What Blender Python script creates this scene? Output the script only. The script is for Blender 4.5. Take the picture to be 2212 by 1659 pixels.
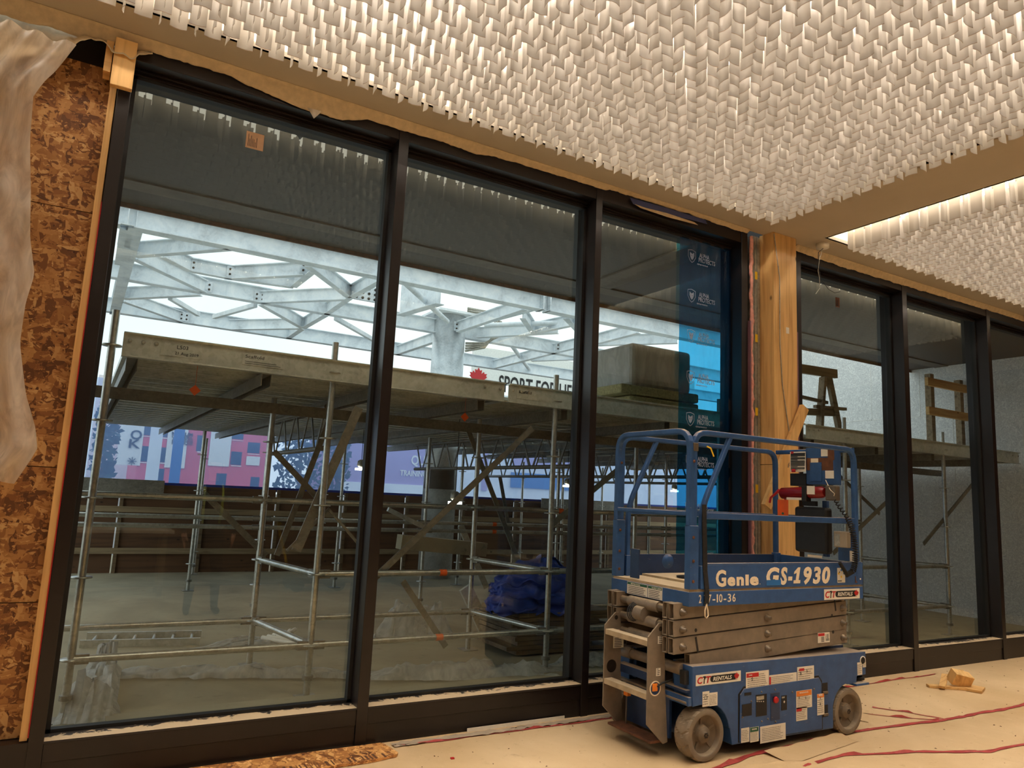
import bpy, bmesh, math, random
from mathutils import Vector, Matrix, noise
random.seed(7)
for _o in list(bpy.data.objects): bpy.data.objects.remove(_o)
S = bpy.context.scene; C = S.collection
R = math.radians
# ------------------------------------------------------------------ camera, sky, exposure
W_, H_, FOC = 2212, 1659, 1584.58
YAW, PIT, ROL = 0.52733, 0.15056, 0.04740
CAM = Vector((0, -4.3701, 1.5))
_f = Vector((math.sin(YAW)*math.cos(PIT), math.cos(YAW)*math.cos(PIT), math.sin(PIT)))
_r0 = Vector((math.cos(YAW), -math.sin(YAW), 0)); _u0 = _r0.cross(_f)
_r = _r0*math.cos(ROL)+_u0*math.sin(ROL); _u = -_r0*math.sin(ROL)+_u0*math.cos(ROL)
cd = bpy.data.cameras.new('camera'); cam = bpy.data.objects.new('camera', cd); C.objects.link(cam)
cam.matrix_world = Matrix(((_r.x, _u.x, -_f.x, CAM.x), (_r.y, _u.y, -_f.y, CAM.y), (_r.z, _u.z, -_f.z, CAM.z), (0, 0, 0, 1)))
cd.sensor_fit = 'HORIZONTAL'; cd.sensor_width = 36; cd.lens = FOC/W_*36; cd.clip_start = .05; cd.clip_end = 300
S.camera = cam
S.view_settings.view_transform = 'Standard'; S.view_settings.look = 'None'; S.view_settings.gamma = 1
S.view_settings.use_curve_mapping = False; S.view_settings.exposure = 0.0
wd = bpy.data.worlds.new('sky'); S.world = wd; wd.use_nodes = True
_nt = wd.node_tree; _bg = _nt.nodes['Background']
_tc = _nt.nodes.new('ShaderNodeTexCoord'); _nz = _nt.nodes.new('ShaderNodeTexNoise'); _cr = _nt.nodes.new('ShaderNodeValToRGB')
_nz.inputs['Scale'].default_value = 2.2; _nz.inputs['Detail'].default_value = 4
_cr.color_ramp.elements[0].position = .3; _cr.color_ramp.elements[0].color = (.72, .86, .93, 1)
_cr.color_ramp.elements[1].position = .7; _cr.color_ramp.elements[1].color = (.93, .98, 1, 1)
_nt.links.new(_tc.outputs['Generated'], _nz.inputs['Vector']); _nt.links.new(_nz.outputs['Fac'], _cr.inputs['Fac'])
_nt.links.new(_cr.outputs['Color'], _bg.inputs['Color']); _bg.inputs['Strength'].default_value = 1.5
LAMP = 10.0          # luminous ceiling strength
WARM = (1.0, .90, .77)

def on(x, y, ax, v):
    """point of the plane (axis ax = v) seen at photo pixel x, y"""
    d = _f+_r*((x-W_/2)/FOC)-_u*((y-H_/2)/FOC); t = (v-CAM[ax])/d[ax]; return CAM+d*t
def px(P):
    v = Vector(P)-CAM; w = v.dot(_f); return (W_/2+FOC*v.dot(_r)/w, H_/2-FOC*v.dot(_u)/w, w)

# ------------------------------------------------------------------ materials
def lin(c): return tuple(((v/12.92) if v <= .04045 else ((v+.055)/1.055)**2.4) for v in c)
def rgb(r, g, b): return lin((r/255, g/255, b/255))
class NT:
    def __init__(s, name):
        s.m = bpy.data.materials.new(name); s.m.use_nodes = True; s.t = s.m.node_tree; s.t.nodes.clear()
        s.out = s.n('OutputMaterial')
    def n(s, k, **kw):
        o = s.t.nodes.new('ShaderNode'+k)
        for a, b in kw.items(): setattr(o, a, b)
        return o
    def l(s, a, b): s.t.links.new(a, b)
    def vec(s, scale=(1, 1, 1), rot=(0, 0, 0)):
        tc = s.n('TexCoord'); mp = s.n('Mapping'); mp.inputs['Scale'].default_value = scale; mp.inputs['Rotation'].default_value = rot
        s.l(tc.outputs['Object'], mp.inputs['Vector']); return mp.outputs['Vector']
    def noise(s, v, sc, det=4, dist=0, rough=.55):
        o = s.n('TexNoise'); o.inputs['Scale'].default_value = sc; o.inputs['Detail'].default_value = det
        o.inputs['Distortion'].default_value = dist; o.inputs['Roughness'].default_value = rough; s.l(v, o.inputs['Vector']); return o.outputs['Fac']
    def ramp(s, f, stops, interp='LINEAR'):
        o = s.n('ValToRGB'); e = o.color_ramp; e.interpolation = interp
        while len(e.elements) < len(stops): e.elements.new(.5)
        for q, (p, c) in zip(e.elements, stops): q.position = p; q.color = (*c, 1) if len(c) == 3 else c
        s.l(f, o.inputs['Fac']); return o.outputs['Color']
    def mix(s, f, a, b, mode='MIX'):
        o = s.n('Mix', data_type='RGBA', blend_type=mode)
        for i, v in ((0, f), (6, a), (7, b)):
            if hasattr(v, 'links') or isinstance(v, bpy.types.NodeSocket): s.l(v, o.inputs[i])
            elif i == 0: o.inputs[0].default_value = v
            else: o.inputs[i].default_value = (*v, 1)
        return o.outputs[2]
    def prin(s, col, rough=.6, metal=0, bump=None, bstr=.3, bdist=.01, spec=.5, **kw):
        p = s.n('BsdfPrincipled')
        if isinstance(col, bpy.types.NodeSocket): s.l(col, p.inputs['Base Color'])
        else: p.inputs['Base Color'].default_value = (*col, 1)
        if isinstance(rough, bpy.types.NodeSocket): s.l(rough, p.inputs['Roughness'])
        else: p.inputs['Roughness'].default_value = rough
        p.inputs['Metallic'].default_value = metal; p.inputs['Specular IOR Level'].default_value = spec
        for k, v in kw.items(): p.inputs[k.replace('_', ' ')].default_value = v
        if bump is not None:
            b = s.n('Bump'); b.inputs['Strength'].default_value = bstr; b.inputs['Distance'].default_value = bdist
            s.l(bump, b.inputs['Height']); s.l(b.outputs['Normal'], p.inputs['Normal'])
        s.l(p.outputs[0], s.out.inputs[0]); return p
def plain(name, c, rough=.6, metal=0, var=.12, sc=9, spec=.5):
    t = NT(name); v = t.vec(); f = t.noise(v, sc)
    a = tuple(x*(1-var) for x in c); b = tuple(min(1, x*(1+var)) for x in c)
    t.prin(t.ramp(f, [(.3, a), (.7, b)]), rough, metal, spec=spec); return t.m
def dusty(name, c, dust=rgb(196, 170, 135), rough=.45, metal=0, amount=.75, scr=0.35):
    """paint with scuffs everywhere and dust settled on the upward faces"""
    t = NT(name); v = t.vec(); f = t.noise(v, 14, 6); f2 = t.noise(t.vec((3, 3, 12)), 9, 8, .4)
    base = t.ramp(f, [(.25, tuple(x*.75 for x in c)), (.75, tuple(min(1, x*1.18) for x in c))])
    sc = t.ramp(f2, [(.66, (0, 0, 0)), (.78, (scr, scr, scr))]); base = t.mix(sc, base, dust)
    g = t.n('NewGeometry'); sx = t.n('SeparateXYZ'); t.l(g.outputs['Normal'], sx.inputs[0])
    ad = t.n('Math', operation='ADD'); t.l(sx.outputs['Z'], ad.inputs[0]); ml = t.n('Math', operation='MULTIPLY_ADD')
    t.l(f2, ml.inputs[0]); ml.inputs[1].default_value = .8; ml.inputs[2].default_value = -.4; t.l(ml.outputs[0], ad.inputs[1])
    up = t.ramp(ad.outputs[0], [(.55, (0, 0, 0)), (.95, (amount,)*3)])
    t.prin(t.mix(up, base, dust), rough, metal); return t.m
def wood(name, c1, c2, axis=2, sc=1.0, knots=True, rough=.65):
    t = NT(name); s3 = [14*sc]*3; s3[axis] = .9*sc; v = t.vec(tuple(s3))
    f = t.noise(v, 1.6, 6, .6); col = t.ramp(f, [(.3, c2), (.52, c1), (.75, tuple(min(1, x*1.12) for x in c1))])
    if knots:
        vo = t.n('TexVoronoi'); k3 = [5.5]*3; k3[axis] = 3.2; vo.inputs['Scale'].default_value = 1; t.l(t.vec(tuple(k3)), vo.inputs['Vector'])
        kn = t.ramp(vo.outputs['Distance'], [(.04, (1, 1, 1)), (.1, (0, 0, 0))]); col = t.mix(kn, col, tuple(x*.3 for x in c2))
    t.prin(col, rough, bump=f, bstr=.08); return t.m
def osb(name, k=1.0):
    t = NT(name); tc = t.vec(); wn = t.n('TexNoise'); wn.inputs['Scale'].default_value = 7; t.l(tc, wn.inputs['Vector'])
    def chips(scale, rot, seed):
        mp = t.n('Mapping'); mp.inputs['Scale'].default_value = scale; mp.inputs['Rotation'].default_value = rot
        mx = t.n('MixRGB'); mx.inputs[0].default_value = .07; t.l(tc, mx.inputs[1]); t.l(wn.outputs['Color'], mx.inputs[2]); t.l(mx.outputs[0], mp.inputs['Vector'])
        vo = t.n('TexVoronoi'); vo.inputs['Scale'].default_value = seed; t.l(mp.outputs[0], vo.inputs['Vector'])
        sp = t.n('SeparateColor'); t.l(vo.outputs['Color'], sp.inputs[0]); return sp.outputs[0], vo.outputs['Distance']
    a, da = chips((9, 9, 30), (0, R(20), 0), 1.1); b, db = chips((28, 12, 8), (0, R(-28), 0), 1.3); c, dc = chips((14, 10, 40), (0, R(-12), 0), 1.7)
    pick = t.ramp(t.noise(tc, 16, 3), [(.46, (0, 0, 0)), (.5, (1, 1, 1))]); pick2 = t.ramp(t.noise(tc, 23, 2, 1), [(.52, (0, 0, 0)), (.56, (1, 1, 1))])
    m = t.mix(pick2, t.mix(pick, a, b), c)
    col = t.ramp(m, [(0, rgb(92*k, 52*k, 22*k)), (.22, rgb(140*k, 88*k, 42*k)), (.5, rgb(178*k, 122*k, 66*k)), (.8, rgb(205*k, 152*k, 90*k)), (1, rgb(224*k, 178*k, 118*k))])
    dk = t.ramp(t.noise(t.vec((20, 20, 60)), 1.5, 5, 1.2), [(.30, (1, 1, 1)), (.36, (0, 0, 0))]); col = t.mix(dk, col, rgb(60*k, 32*k, 14*k))
    t.prin(col, .75, bump=m, bstr=.25); return t.m
def galv(name, c=(.62, .67, .70), rough=.42, metal=.55):
    t = NT(name); v = t.vec(); f = t.noise(v, 3.5, 8, .6, .65); vo = t.n('TexVoronoi'); vo.inputs['Scale'].default_value = 42; t.l(v, vo.inputs['Vector'])
    col = t.ramp(f, [(.28, tuple(x*.72 for x in c)), (.5, c), (.72, tuple(min(1, x*1.22) for x in c))])
    sp = t.n('SeparateColor'); t.l(vo.outputs['Color'], sp.inputs[0]); col = t.mix(.16, col, sp.outputs[0], 'OVERLAY')
    t.prin(col, rough, metal); return t.m
def emis(name, c, s):
    t = NT(name); e = t.n('Emission'); e.inputs[0].default_value = (*c, 1); e.inputs[1].default_value = s; t.l(e.outputs[0], t.out.inputs[0]); return t.m
def mixsh(t, f, a, b):
    o = t.n('MixShader')
    if isinstance(f, bpy.types.NodeSocket): t.l(f, o.inputs[0])
    else: o.inputs[0].default_value = f
    t.l(a, o.inputs[1]); t.l(b, o.inputs[2]); return o.outputs[0]
M = {}
M['black'] = plain('dark bronze aluminium', rgb(30, 23, 22), .33, .15, .25, 4, .5)
M['rubber'] = plain('black gasket', rgb(16, 15, 15), .6)
def mk_glass():
    t = NT('window glass'); tr = t.n('BsdfTransparent'); tr.inputs[0].default_value = (.93, .95, .925, 1)
    g = t.n('BsdfGlossy'); g.inputs['Roughness'].default_value = .0; g.inputs[0].default_value = (.95, 1, .9, 1)
    fr = t.n('Fresnel'); fr.inputs[0].default_value = 1.62; ml = t.n('Math', operation='MULTIPLY'); ml.inputs[1].default_value = 1.2
    ge = t.n('NewGeometry'); iv = t.n('Math', operation='SUBTRACT'); iv.inputs[0].default_value = 1; t.l(ge.outputs['Backfacing'], iv.inputs[1])
    m2 = t.n('Math', operation='MULTIPLY'); t.l(fr.outputs[0], m2.inputs[0]); t.l(iv.outputs[0], m2.inputs[1])
    t.l(m2.outputs[0], ml.inputs[0]); t.l(mixsh(t, ml.outputs[0], tr.outputs[0], g.outputs[0]), t.out.inputs[0]); return t.m
M['glass'] = mk_glass()
def mk_sheet(name, tcol, dcol, ft, fold=0, gloss=.06):
    """thin plastic: part see-through, part diffusing"""
    t = NT(name); tr = t.n('BsdfTransparent'); tr.inputs[0].default_value = (*tcol, 1)
    d = t.n('BsdfDiffuse'); d.inputs[0].default_value = (*dcol, 1); tl = t.n('BsdfTranslucent'); tl.inputs[0].default_value = (*dcol, 1)
    m = mixsh(t, .5, d.outputs[0], tl.outputs[0]); fac = ft
    if fold:
        r = t.ramp(t.noise(t.vec((1, 1, .35)), 9, 5, 1.5), [(.35, (ft*.7,)*3), (.7, (min(1, ft*1.35),)*3)]); fac = r
    m = mixsh(t, fac, tr.outputs[0], m); g = t.n('BsdfGlossy'); g.inputs['Roughness'].default_value = .18
    if fold:
        b = t.n('Bump'); b.inputs['Strength'].default_value = fold; b.inputs['Distance'].default_value = .02
        t.l(t.noise(t.vec((1, 1, .3)), 12, 5, 2), b.inputs['Height']); t.l(b.outputs[0], g.inputs['Normal'])
    t.l(mixsh(t, gloss, m, g.outputs[0]), t.out.inputs[0]); return t.m
M['film'] = mk_sheet('blue protective film', (.06, .42, .72), rgb(20, 60, 120), .13, .5, .05)
M['poly'] = mk_sheet('translucent poly sheeting', (.95, .92, .88), (.90, .80, .66), .8, .5, .07)
M['polyw'] = mk_sheet('white poly on ground', (.9, .9, .9), (.62, .63, .6), .9, .6, .05)
M['mesh'] = mk_sheet('blue debris netting', (.82, .88, 1.0), rgb(150, 186, 252), .42, 0, 0)
def mk_blade():
    t = NT('white louvre blade'); d = t.n('BsdfDiffuse'); d.inputs[0].default_value = (.42, .39, .35, 1); tl = t.n('BsdfTranslucent'); tl.inputs[0].default_value = (.56, .505, .44, 1)
    g = t.n('BsdfGlossy'); g.inputs['Roughness'].default_value = .25
    t.l(mixsh(t, .05, mixsh(t, .45, d.outputs[0], tl.outputs[0]), g.outputs[0]), t.out.inputs[0]); return t.m
M['blade'] = mk_blade()
M['bedge'] = plain('blade cut edge', rgb(150, 124, 98), .6)
M['led'] = emis('warm led panel', WARM, LAMP*.55); M['ledbar'] = emis('warm led module', (1, .90, .77), LAMP*40)
M['plaster'] = plain('ceiling plaster', rgb(186, 174, 155), .85, 0, .04, 3)
M['lip'] = plain('joint compound lip', rgb(208, 186, 150), .8, 0, .12, 25)
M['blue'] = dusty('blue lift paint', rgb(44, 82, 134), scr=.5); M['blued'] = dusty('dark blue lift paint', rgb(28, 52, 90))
M['grey'] = dusty('taupe lift paint', rgb(128, 114, 98), rgb(190, 168, 138), .5, 0, .6, .25)
M['greyd'] = dusty('steel pin', rgb(110, 98, 84), rough=.4, metal=.3); M['pin'] = plain('dark pin', rgb(60, 52, 44), .4, .5)
M['tyre'] = dusty('dusty solid tyre', rgb(132, 118, 100), rgb(186, 164, 134), .8, 0, .5, .3)
M['hub'] = dusty('wheel hub', rgb(120, 106, 88), rgb(170, 148, 118), .6)
M['deckply'] = dusty('dusty platform floor', rgb(180, 160, 130), rgb(214, 192, 158), .8)
M['cream'] = plain('cream decal lettering', rgb(242, 222, 192), .5, 0, .06, 30); M['white'] = plain('white label', rgb(232, 224, 208), .5, 0, .05, 20)
M['red'] = plain('red', rgb(190, 28, 34), .45, 0, .1); M['dred'] = plain('extinguisher red', rgb(128, 14, 18), .3, 0, .1)
M['print'] = plain('grey print', rgb(96, 88, 80), .6); M['ink'] = plain('black ink', rgb(22, 20, 20), .6); M['green'] = plain('green header', rgb(36, 92, 66), .5); M['orange'] = plain('orange', rgb(236, 96, 26), .55)
M['yellow'] = plain('yellow', rgb(236, 196, 30), .5); M['bluei'] = plain('blue ink', rgb(36, 110, 180), .5); M['orangel'] = plain('orange header', rgb(226, 128, 40), .5)
M['brown'] = plain('rust', rgb(96, 58, 34), .8, 0, .4, 22); M['blackp'] = plain('black plastic', rgb(26, 25, 25), .5, 0, .3, 30)
M['strap'] = plain('black webbing', rgb(30, 27, 25), .9, 0, .5, 40)
M['pine'] = wood('pine cladding', rgb(226, 182, 116), rgb(196, 146, 84)); M['pinex'] = wood('pine board', rgb(220, 176, 112), rgb(188, 138, 78), 0)
M['piney'] = wood('pine board crosswise', rgb(214, 170, 108), rgb(184, 134, 76), 1); M['studw'] = wood('grey timber', rgb(150, 130, 100), rgb(112, 92, 66), 0)
M['woodd'] = wood('weathered planks', rgb(112, 92, 66), rgb(64, 50, 36), 0); M['osb'] = osb('oriented strand board', .9); M['osbf'] = osb('oriented strand board offcut', 1.1)
M['ply'] = wood('hoarding plywood', rgb(98, 68, 44), rgb(62, 42, 28), 0, .5)
M['galv'] = galv('galvanised steel'); M['galvb'] = galv('galvanised beam', (.80, .86, .90), .55, .0); M['alu'] = galv('aluminium deck', (.60, .61, .55), .34, .5)
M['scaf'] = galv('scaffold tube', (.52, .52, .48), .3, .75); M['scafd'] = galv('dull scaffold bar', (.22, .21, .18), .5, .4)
M['foam'] = plain('pink spray foam', rgb(226, 160, 146), .8, 0, .2, 30); M['mauve'] = plain('mauve membrane', rgb(120, 84, 96), .6); M['ltape'] = plain('blue masking tape', rgb(64, 72, 120), .6)
M['stud'] = galv('steel stud', (.42, .40, .34), .45, .6); M['rockwool'] = plain('mineral wool', rgb(168, 158, 112), .95, 0, .3, 45)
M['tarp'] = plain('blue tarpaulin', rgb(24, 56, 150), .5, 0, .3, 6); M['jacket'] = plain('charcoal jacket', rgb(44, 44, 50), .8); M['pants'] = plain('dark trousers', rgb(30, 26, 26), .85)
M['hiviz'] = plain('yellow reflective stripe', rgb(200, 220, 60), .5); M['skin'] = plain('skin', rgb(196, 146, 118), .5); M['hard'] = plain('white helmet', rgb(225, 225, 220), .3); M['boots'] = plain('black boots', rgb(20, 18, 18), .6)
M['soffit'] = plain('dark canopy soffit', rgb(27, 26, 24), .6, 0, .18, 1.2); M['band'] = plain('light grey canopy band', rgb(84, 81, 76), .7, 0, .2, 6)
M['brick'] = plain('painted brick', rgb(226, 92, 108), .8, 0, .1, .4); M['winb'] = plain('dark window', rgb(30, 60, 96), .2); M['far'] = plain('far pale wall', rgb(236, 242, 250), .8, 0, .12, .3); M['far2'] = plain('far mauve wall', rgb(172, 156, 200), .8, 0, .05, .3)
M['banner'] = plain('white banner', rgb(236, 238, 232), .7); M['leaf'] = plain('foliage', rgb(40, 66, 62), .8, 0, .4, 2); M['asph'] = plain('street', rgb(120, 120, 122), .9)
M['mud'] = plain('dark back wall', rgb(92, 68, 48), .85, 0, .3, 1.5); M['stone2'] = plain('grey wall paint', rgb(150, 140, 124), .8)
def mk_floor():
    t = NT('dusty board floor'); v = t.vec(); a = t.noise(v, 1.1, 6, .4); b = t.noise(v, 9, 8, .2, .7); c = t.noise(v, 60, 3)
    col = t.ramp(a, [(.3, rgb(200, 168, 124)), (.55, rgb(214, 184, 142)), (.75, rgb(226, 198, 158))])
    col = t.mix(t.ramp(b, [(.60, (0, 0, 0)), (.72, (.5, .5, .5))]), col, rgb(170, 132, 92)); col = t.mix(t.ramp(b, [(.3, (.4, .4, .4)), (.4, (0, 0, 0))]), col, rgb(232, 208, 170))
    col = t.mix(t.ramp(c, [(.69, (0, 0, 0)), (.75, (.8, .8, .8))]), col, rgb(110, 80, 54)); t.prin(col, .8, bump=b, bstr=.25, bdist=.01); return t.m
M['floor'] = mk_floor()
def mk_conc(name, c, dirt):
    t = NT(name); v = t.vec(); a = t.noise(v, .9, 8, .6, .6); b = t.noise(v, 7, 8, .5, .7); col = t.ramp(a, [(.3, tuple(x*.6 for x in c)), (.6, c), (.8, tuple(min(1, x*1.25) for x in c))])
    col = t.mix(t.ramp(b, [(.58, (0, 0, 0)), (.74, (.7, .7, .7))]), col, dirt); t.prin(col, .85, bump=b, bstr=.3); return t.m
M['conc'] = mk_conc('site concrete', rgb(158, 148, 122), rgb(104, 92, 72)); M['pad'] = mk_conc('pale concrete', rgb(150, 142, 120), rgb(110, 100, 80)); M['blockc'] = mk_conc('spotted concrete beam', rgb(176, 166, 140), rgb(70, 66, 56))
def mk_stone():
    t = NT('mottled limestone'); v = t.vec(); n = t.noise(v, 13, 2, 2.2, .5); f = t.ramp(n, [(.42, rgb(240, 240, 238)), (.47, rgb(190, 192, 194)), (.52, rgb(240, 240, 238)), (.58, rgb(200, 200, 202)), (.62, rgb(242, 242, 240))])
    t.prin(f, .8, bump=n, bstr=.2); return t.m
M['stone'] = mk_stone(); M['joint'] = plain('stone joint', rgb(232, 230, 226), .8)
def mk_sill():
    t = NT('sill with plaster dust'); v = t.vec((1, 1, 1)); n = t.noise(v, 11, 8, .8, .7); n2 = t.noise(v, 1.3, 2)
    g = t.n('NewGeometry'); sx = t.n('SeparateXYZ'); t.l(g.outputs['Normal'], sx.inputs[0]); tc = t.n('TexCoord'); sp = t.n('SeparateXYZ'); t.l(tc.outputs['Object'], sp.inputs[0])
    def mt(op, a, b, c=None):
        o = t.n('Math', operation=op)
        for i, q in enumerate((a, b, c)):
            if q is None: continue
            if isinstance(q, bpy.types.NodeSocket): t.l(q, o.inputs[i])
            else: o.inputs[i].default_value = q
        return o.outputs[0]
    k = mt('ADD', mt('MULTIPLY', n, 1.2), mt('MULTIPLY_ADD', sp.outputs['Y'], -3.2, .12)); k = mt('ADD', k, mt('MULTIPLY_ADD', n2, .5, -.25))
    dust = t.ramp(k, [(.40, (0, 0, 0)), (.46, (1, 1, 1))]); f = mt('MULTIPLY', dust, mt('GREATER_THAN', sx.outputs['Z'], .8))
    t.prin(t.mix(f, rgb(44, 38, 36), rgb(222, 196, 160)), .6); return t.m
M['sill'] = mk_sill()

# ------------------------------------------------------------------ mesh helpers
class MB:
    def __init__(s): s.v = []; s.f = []; s.sm = []
    def add(s, v, f, smooth=False):
        b = len(s.v); s.v += [tuple(q) for q in v]; s.f += [tuple(i+b for i in q) for q in f]; s.sm += [smooth]*len(f); return s
    def box(s, a, b):
        x0, x1 = sorted((a[0], b[0])); y0, y1 = sorted((a[1], b[1])); z0, z1 = sorted((a[2], b[2]))
        return s.add([(x0, y0, z0), (x1, y0, z0), (x1, y1, z0), (x0, y1, z0), (x0, y0, z1), (x1, y0, z1), (x1, y1, z1), (x0, y1, z1)],
                     [(0, 3, 2, 1), (4, 5, 6, 7), (0, 1, 5, 4), (1, 2, 6, 5), (2, 3, 7, 6), (3, 0, 4, 7)])
    def prism(s, poly, axis, a, b):
        """poly in the two other axes (in order), extruded along axis from a to b"""
        def P(u, w, t):
            q = [u, w]; q.insert(axis, t); return tuple(q)
        n = len(poly); area = sum(poly[i][0]*poly[(i+1) % n][1]-poly[(i+1) % n][0]*poly[i][1] for i in range(n))
        v = [P(u, w, a) for u, w in poly]+[P(u, w, b) for u, w in poly]
        f = [tuple(range(n))[::-1], tuple(range(n, 2*n))]+[(i, (i+1) % n, n+(i+1) % n, n+i) for i in range(n)]
        flip = (area < 0) ^ (b < a) ^ (axis == 1)
        if flip: f = [q[::-1] for q in f]
        return s.add(v, f)
    def bar(s, p, q, w, h, up=(0, 0, 1), prof=None):
        """rectangular (or given profile) bar from p to q; w sideways, h along up"""
        p = Vector(p); q = Vector(q); d = (q-p).normalized(); up = Vector(up)
        if abs(d.dot(up)) > .99: up = Vector((0, 1, 0))
        sd = d.cross(up).normalized(); u = sd.cross(d).normalized()
        pr = prof or [(-w/2, -h/2), (w/2, -h/2), (w/2, h/2), (-w/2, h/2)]; n = len(pr)
        v = [p+sd*a+u*b for a, b in pr]+[q+sd*a+u*b for a, b in pr]
        f = [tuple(range(n)), tuple(range(n, 2*n))[::-1]]+[(i, n+i, n+(i+1) % n, (i+1) % n) for i in range(n)]
        return s.add(v, f)
    def ibeam(s, p, q, w, h, t=.012):
        pr = [(-w/2, 0), (w/2, 0), (w/2, t), (t/2, t), (t/2, h-t), (w/2, h-t), (w/2, h), (-w/2, h), (-w/2, h-t), (-t/2, h-t), (-t/2, t), (-w/2, t)]
        return s.bar(p, q, w, h, prof=pr)
    def channel(s, p, q, w, h, t=.004, up=(0, 0, 1)):
        pr = [(-w/2, 0), (-w/2+t, 0), (-w/2+t, h-t), (w/2-t, h-t), (w/2-t, 0), (w/2, 0), (w/2, h), (-w/2, h)]
        return s.bar(p, q, w, h, up, prof=pr)
    def tube(s, path, r, n=10, cap=True, sq=False):
        path = [Vector(a) for a in path]; rings = []; m = len(path); nrm = None
        for i, a in enumerate(path):
            d = ((path[min(i+1, m-1)]-a).normalized()+(a-path[max(i-1, 0)]).normalized())
            if d.length < 1e-6: d = path[min(i+1, m-1)]-path[max(i-1, 0)]
            d.normalize()
            if nrm is None:
                nrm = Vector((0, 0, 1)) if abs(d.z) < .9 else Vector((0, 1, 0)); 
            nrm = (nrm-d*nrm.dot(d))
            if nrm.length < 1e-4: nrm = d.orthogonal()
            nrm.normalize(); b = d.cross(nrm); rr = r[i] if isinstance(r, (list, tuple)) else r; ring = []
            if sq:
                for cx, cy in ((1, .6), (.85, .85), (.6, 1), (-.6, 1), (-.85, .85), (-1, .6), (-1, -.6), (-.85, -.85), (-.6, -1), (.6, -1), (.85, -.85), (1, -.6)): ring.append(a+nrm*rr*cx+b*rr*cy)
            else:
                for k in range(n): t = 2*math.pi*k/n; ring.append(a+nrm*rr*math.cos(t)+b*rr*math.sin(t))
            rings.append(ring)
        n = len(rings[0]); v = [q for g in rings for q in g]; f = []
        for i in range(m-1):
            for k in range(n): f.append((i*n+k, i*n+(k+1) % n, (i+1)*n+(k+1) % n, (i+1)*n+k))
        s.add(v, f, not sq)
        if cap: s.add(rings[0], [tuple(range(n))[::-1]]); s.add(rings[-1], [tuple(range(n))])
        return s
    def cyl(s, p, q, r, n=16): return s.tube([p, q], r, n)
    def lathe(s, prof, c, axis=1, n=40):
        """prof: (offset along axis, radius)"""
        v = []; f = []
        for k in range(n):
            t = 2*math.pi*k/n
            for o, r in prof:
                q = [r*math.cos(t), r*math.sin(t)]; q.insert(axis, o); v.append((c[0]+q[0], c[1]+q[1], c[2]+q[2]))
        m = len(prof)
        for k in range(n):
            for i in range(m-1): f.append((k*m+i, k*m+i+1, ((k+1) % n)*m+i+1, ((k+1) % n)*m+i))
        return s.add(v, f, True)
    def grid(s, fn, nu, nv, smooth=True):
        v = [fn(i/nu, j/nv) for j in range(nv+1) for i in range(nu+1)]
        return s.add(v, [(j*(nu+1)+i, j*(nu+1)+i+1, (j+1)*(nu+1)+i+1, (j+1)*(nu+1)+i) for j in range(nv) for i in range(nu)], smooth)
    def build(s, name, mat, parent=None, bevel=0, solid=0, recalc=True):
        me = bpy.data.meshes.new(name); off = Vector((0, 0, 0))
        if parent is not None:
            q = parent
            while q is not None: off += q.location; q = q.parent
        me.from_pydata([Vector(a)-off for a in s.v], [], s.f); me.update()
        me.polygons.foreach_set('use_smooth', s.sm)
        if len(s.f) < 4000 and recalc:
            bm = bmesh.new(); bm.from_mesh(me); bmesh.ops.recalc_face_normals(bm, faces=bm.faces); bm.to_mesh(me); bm.free()
        o = bpy.data.objects.new(name, me); C.objects.link(o)
        me.materials.append(M[mat] if isinstance(mat, str) else mat)
        if parent is not None: o.parent = parent
        if solid:
            m = o.modifiers.new('solid', 'SOLIDIFY'); m.thickness = solid
        if bevel:
            m = o.modifiers.new('bevel', 'BEVEL'); m.width = bevel; m.segments = 2; m.limit_method = 'ANGLE'
        return o
def centre(o, at=None):
    """put the origin of a top-level mesh object at its own base centre"""
    me = o.data; xs = [v.co for v in me.vertices]
    c = Vector(((min(v.x for v in xs)+max(v.x for v in xs))/2, (min(v.y for v in xs)+max(v.y for v in xs))/2, min(v.z for v in xs)))
    me.transform(Matrix.Translation(-c)); o.location = c; return o
def tag(o, label, cat, group=None, kind=None):
    o['label'] = label; o['category'] = cat
    if group: o['group'] = group
    if kind: o['kind'] = kind
    return o
def thing(name, loc, label, cat, group=None):
    o = bpy.data.objects.new(name, None); C.objects.link(o); o.location = loc; o.empty_display_size = .1; return tag(o, label, cat, group)
def struct(mb, name, mat, bevel=0):
    o = mb.build(name, mat, None, bevel); o['kind'] = 'structure'; return o
def copy_tree(o, parent=None):
    c = o.copy(); C.objects.link(c)
    if parent is not None: c.parent = parent
    for ch in [q for q in o.children]: copy_tree(ch, c)
    return c
_font = None
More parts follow.
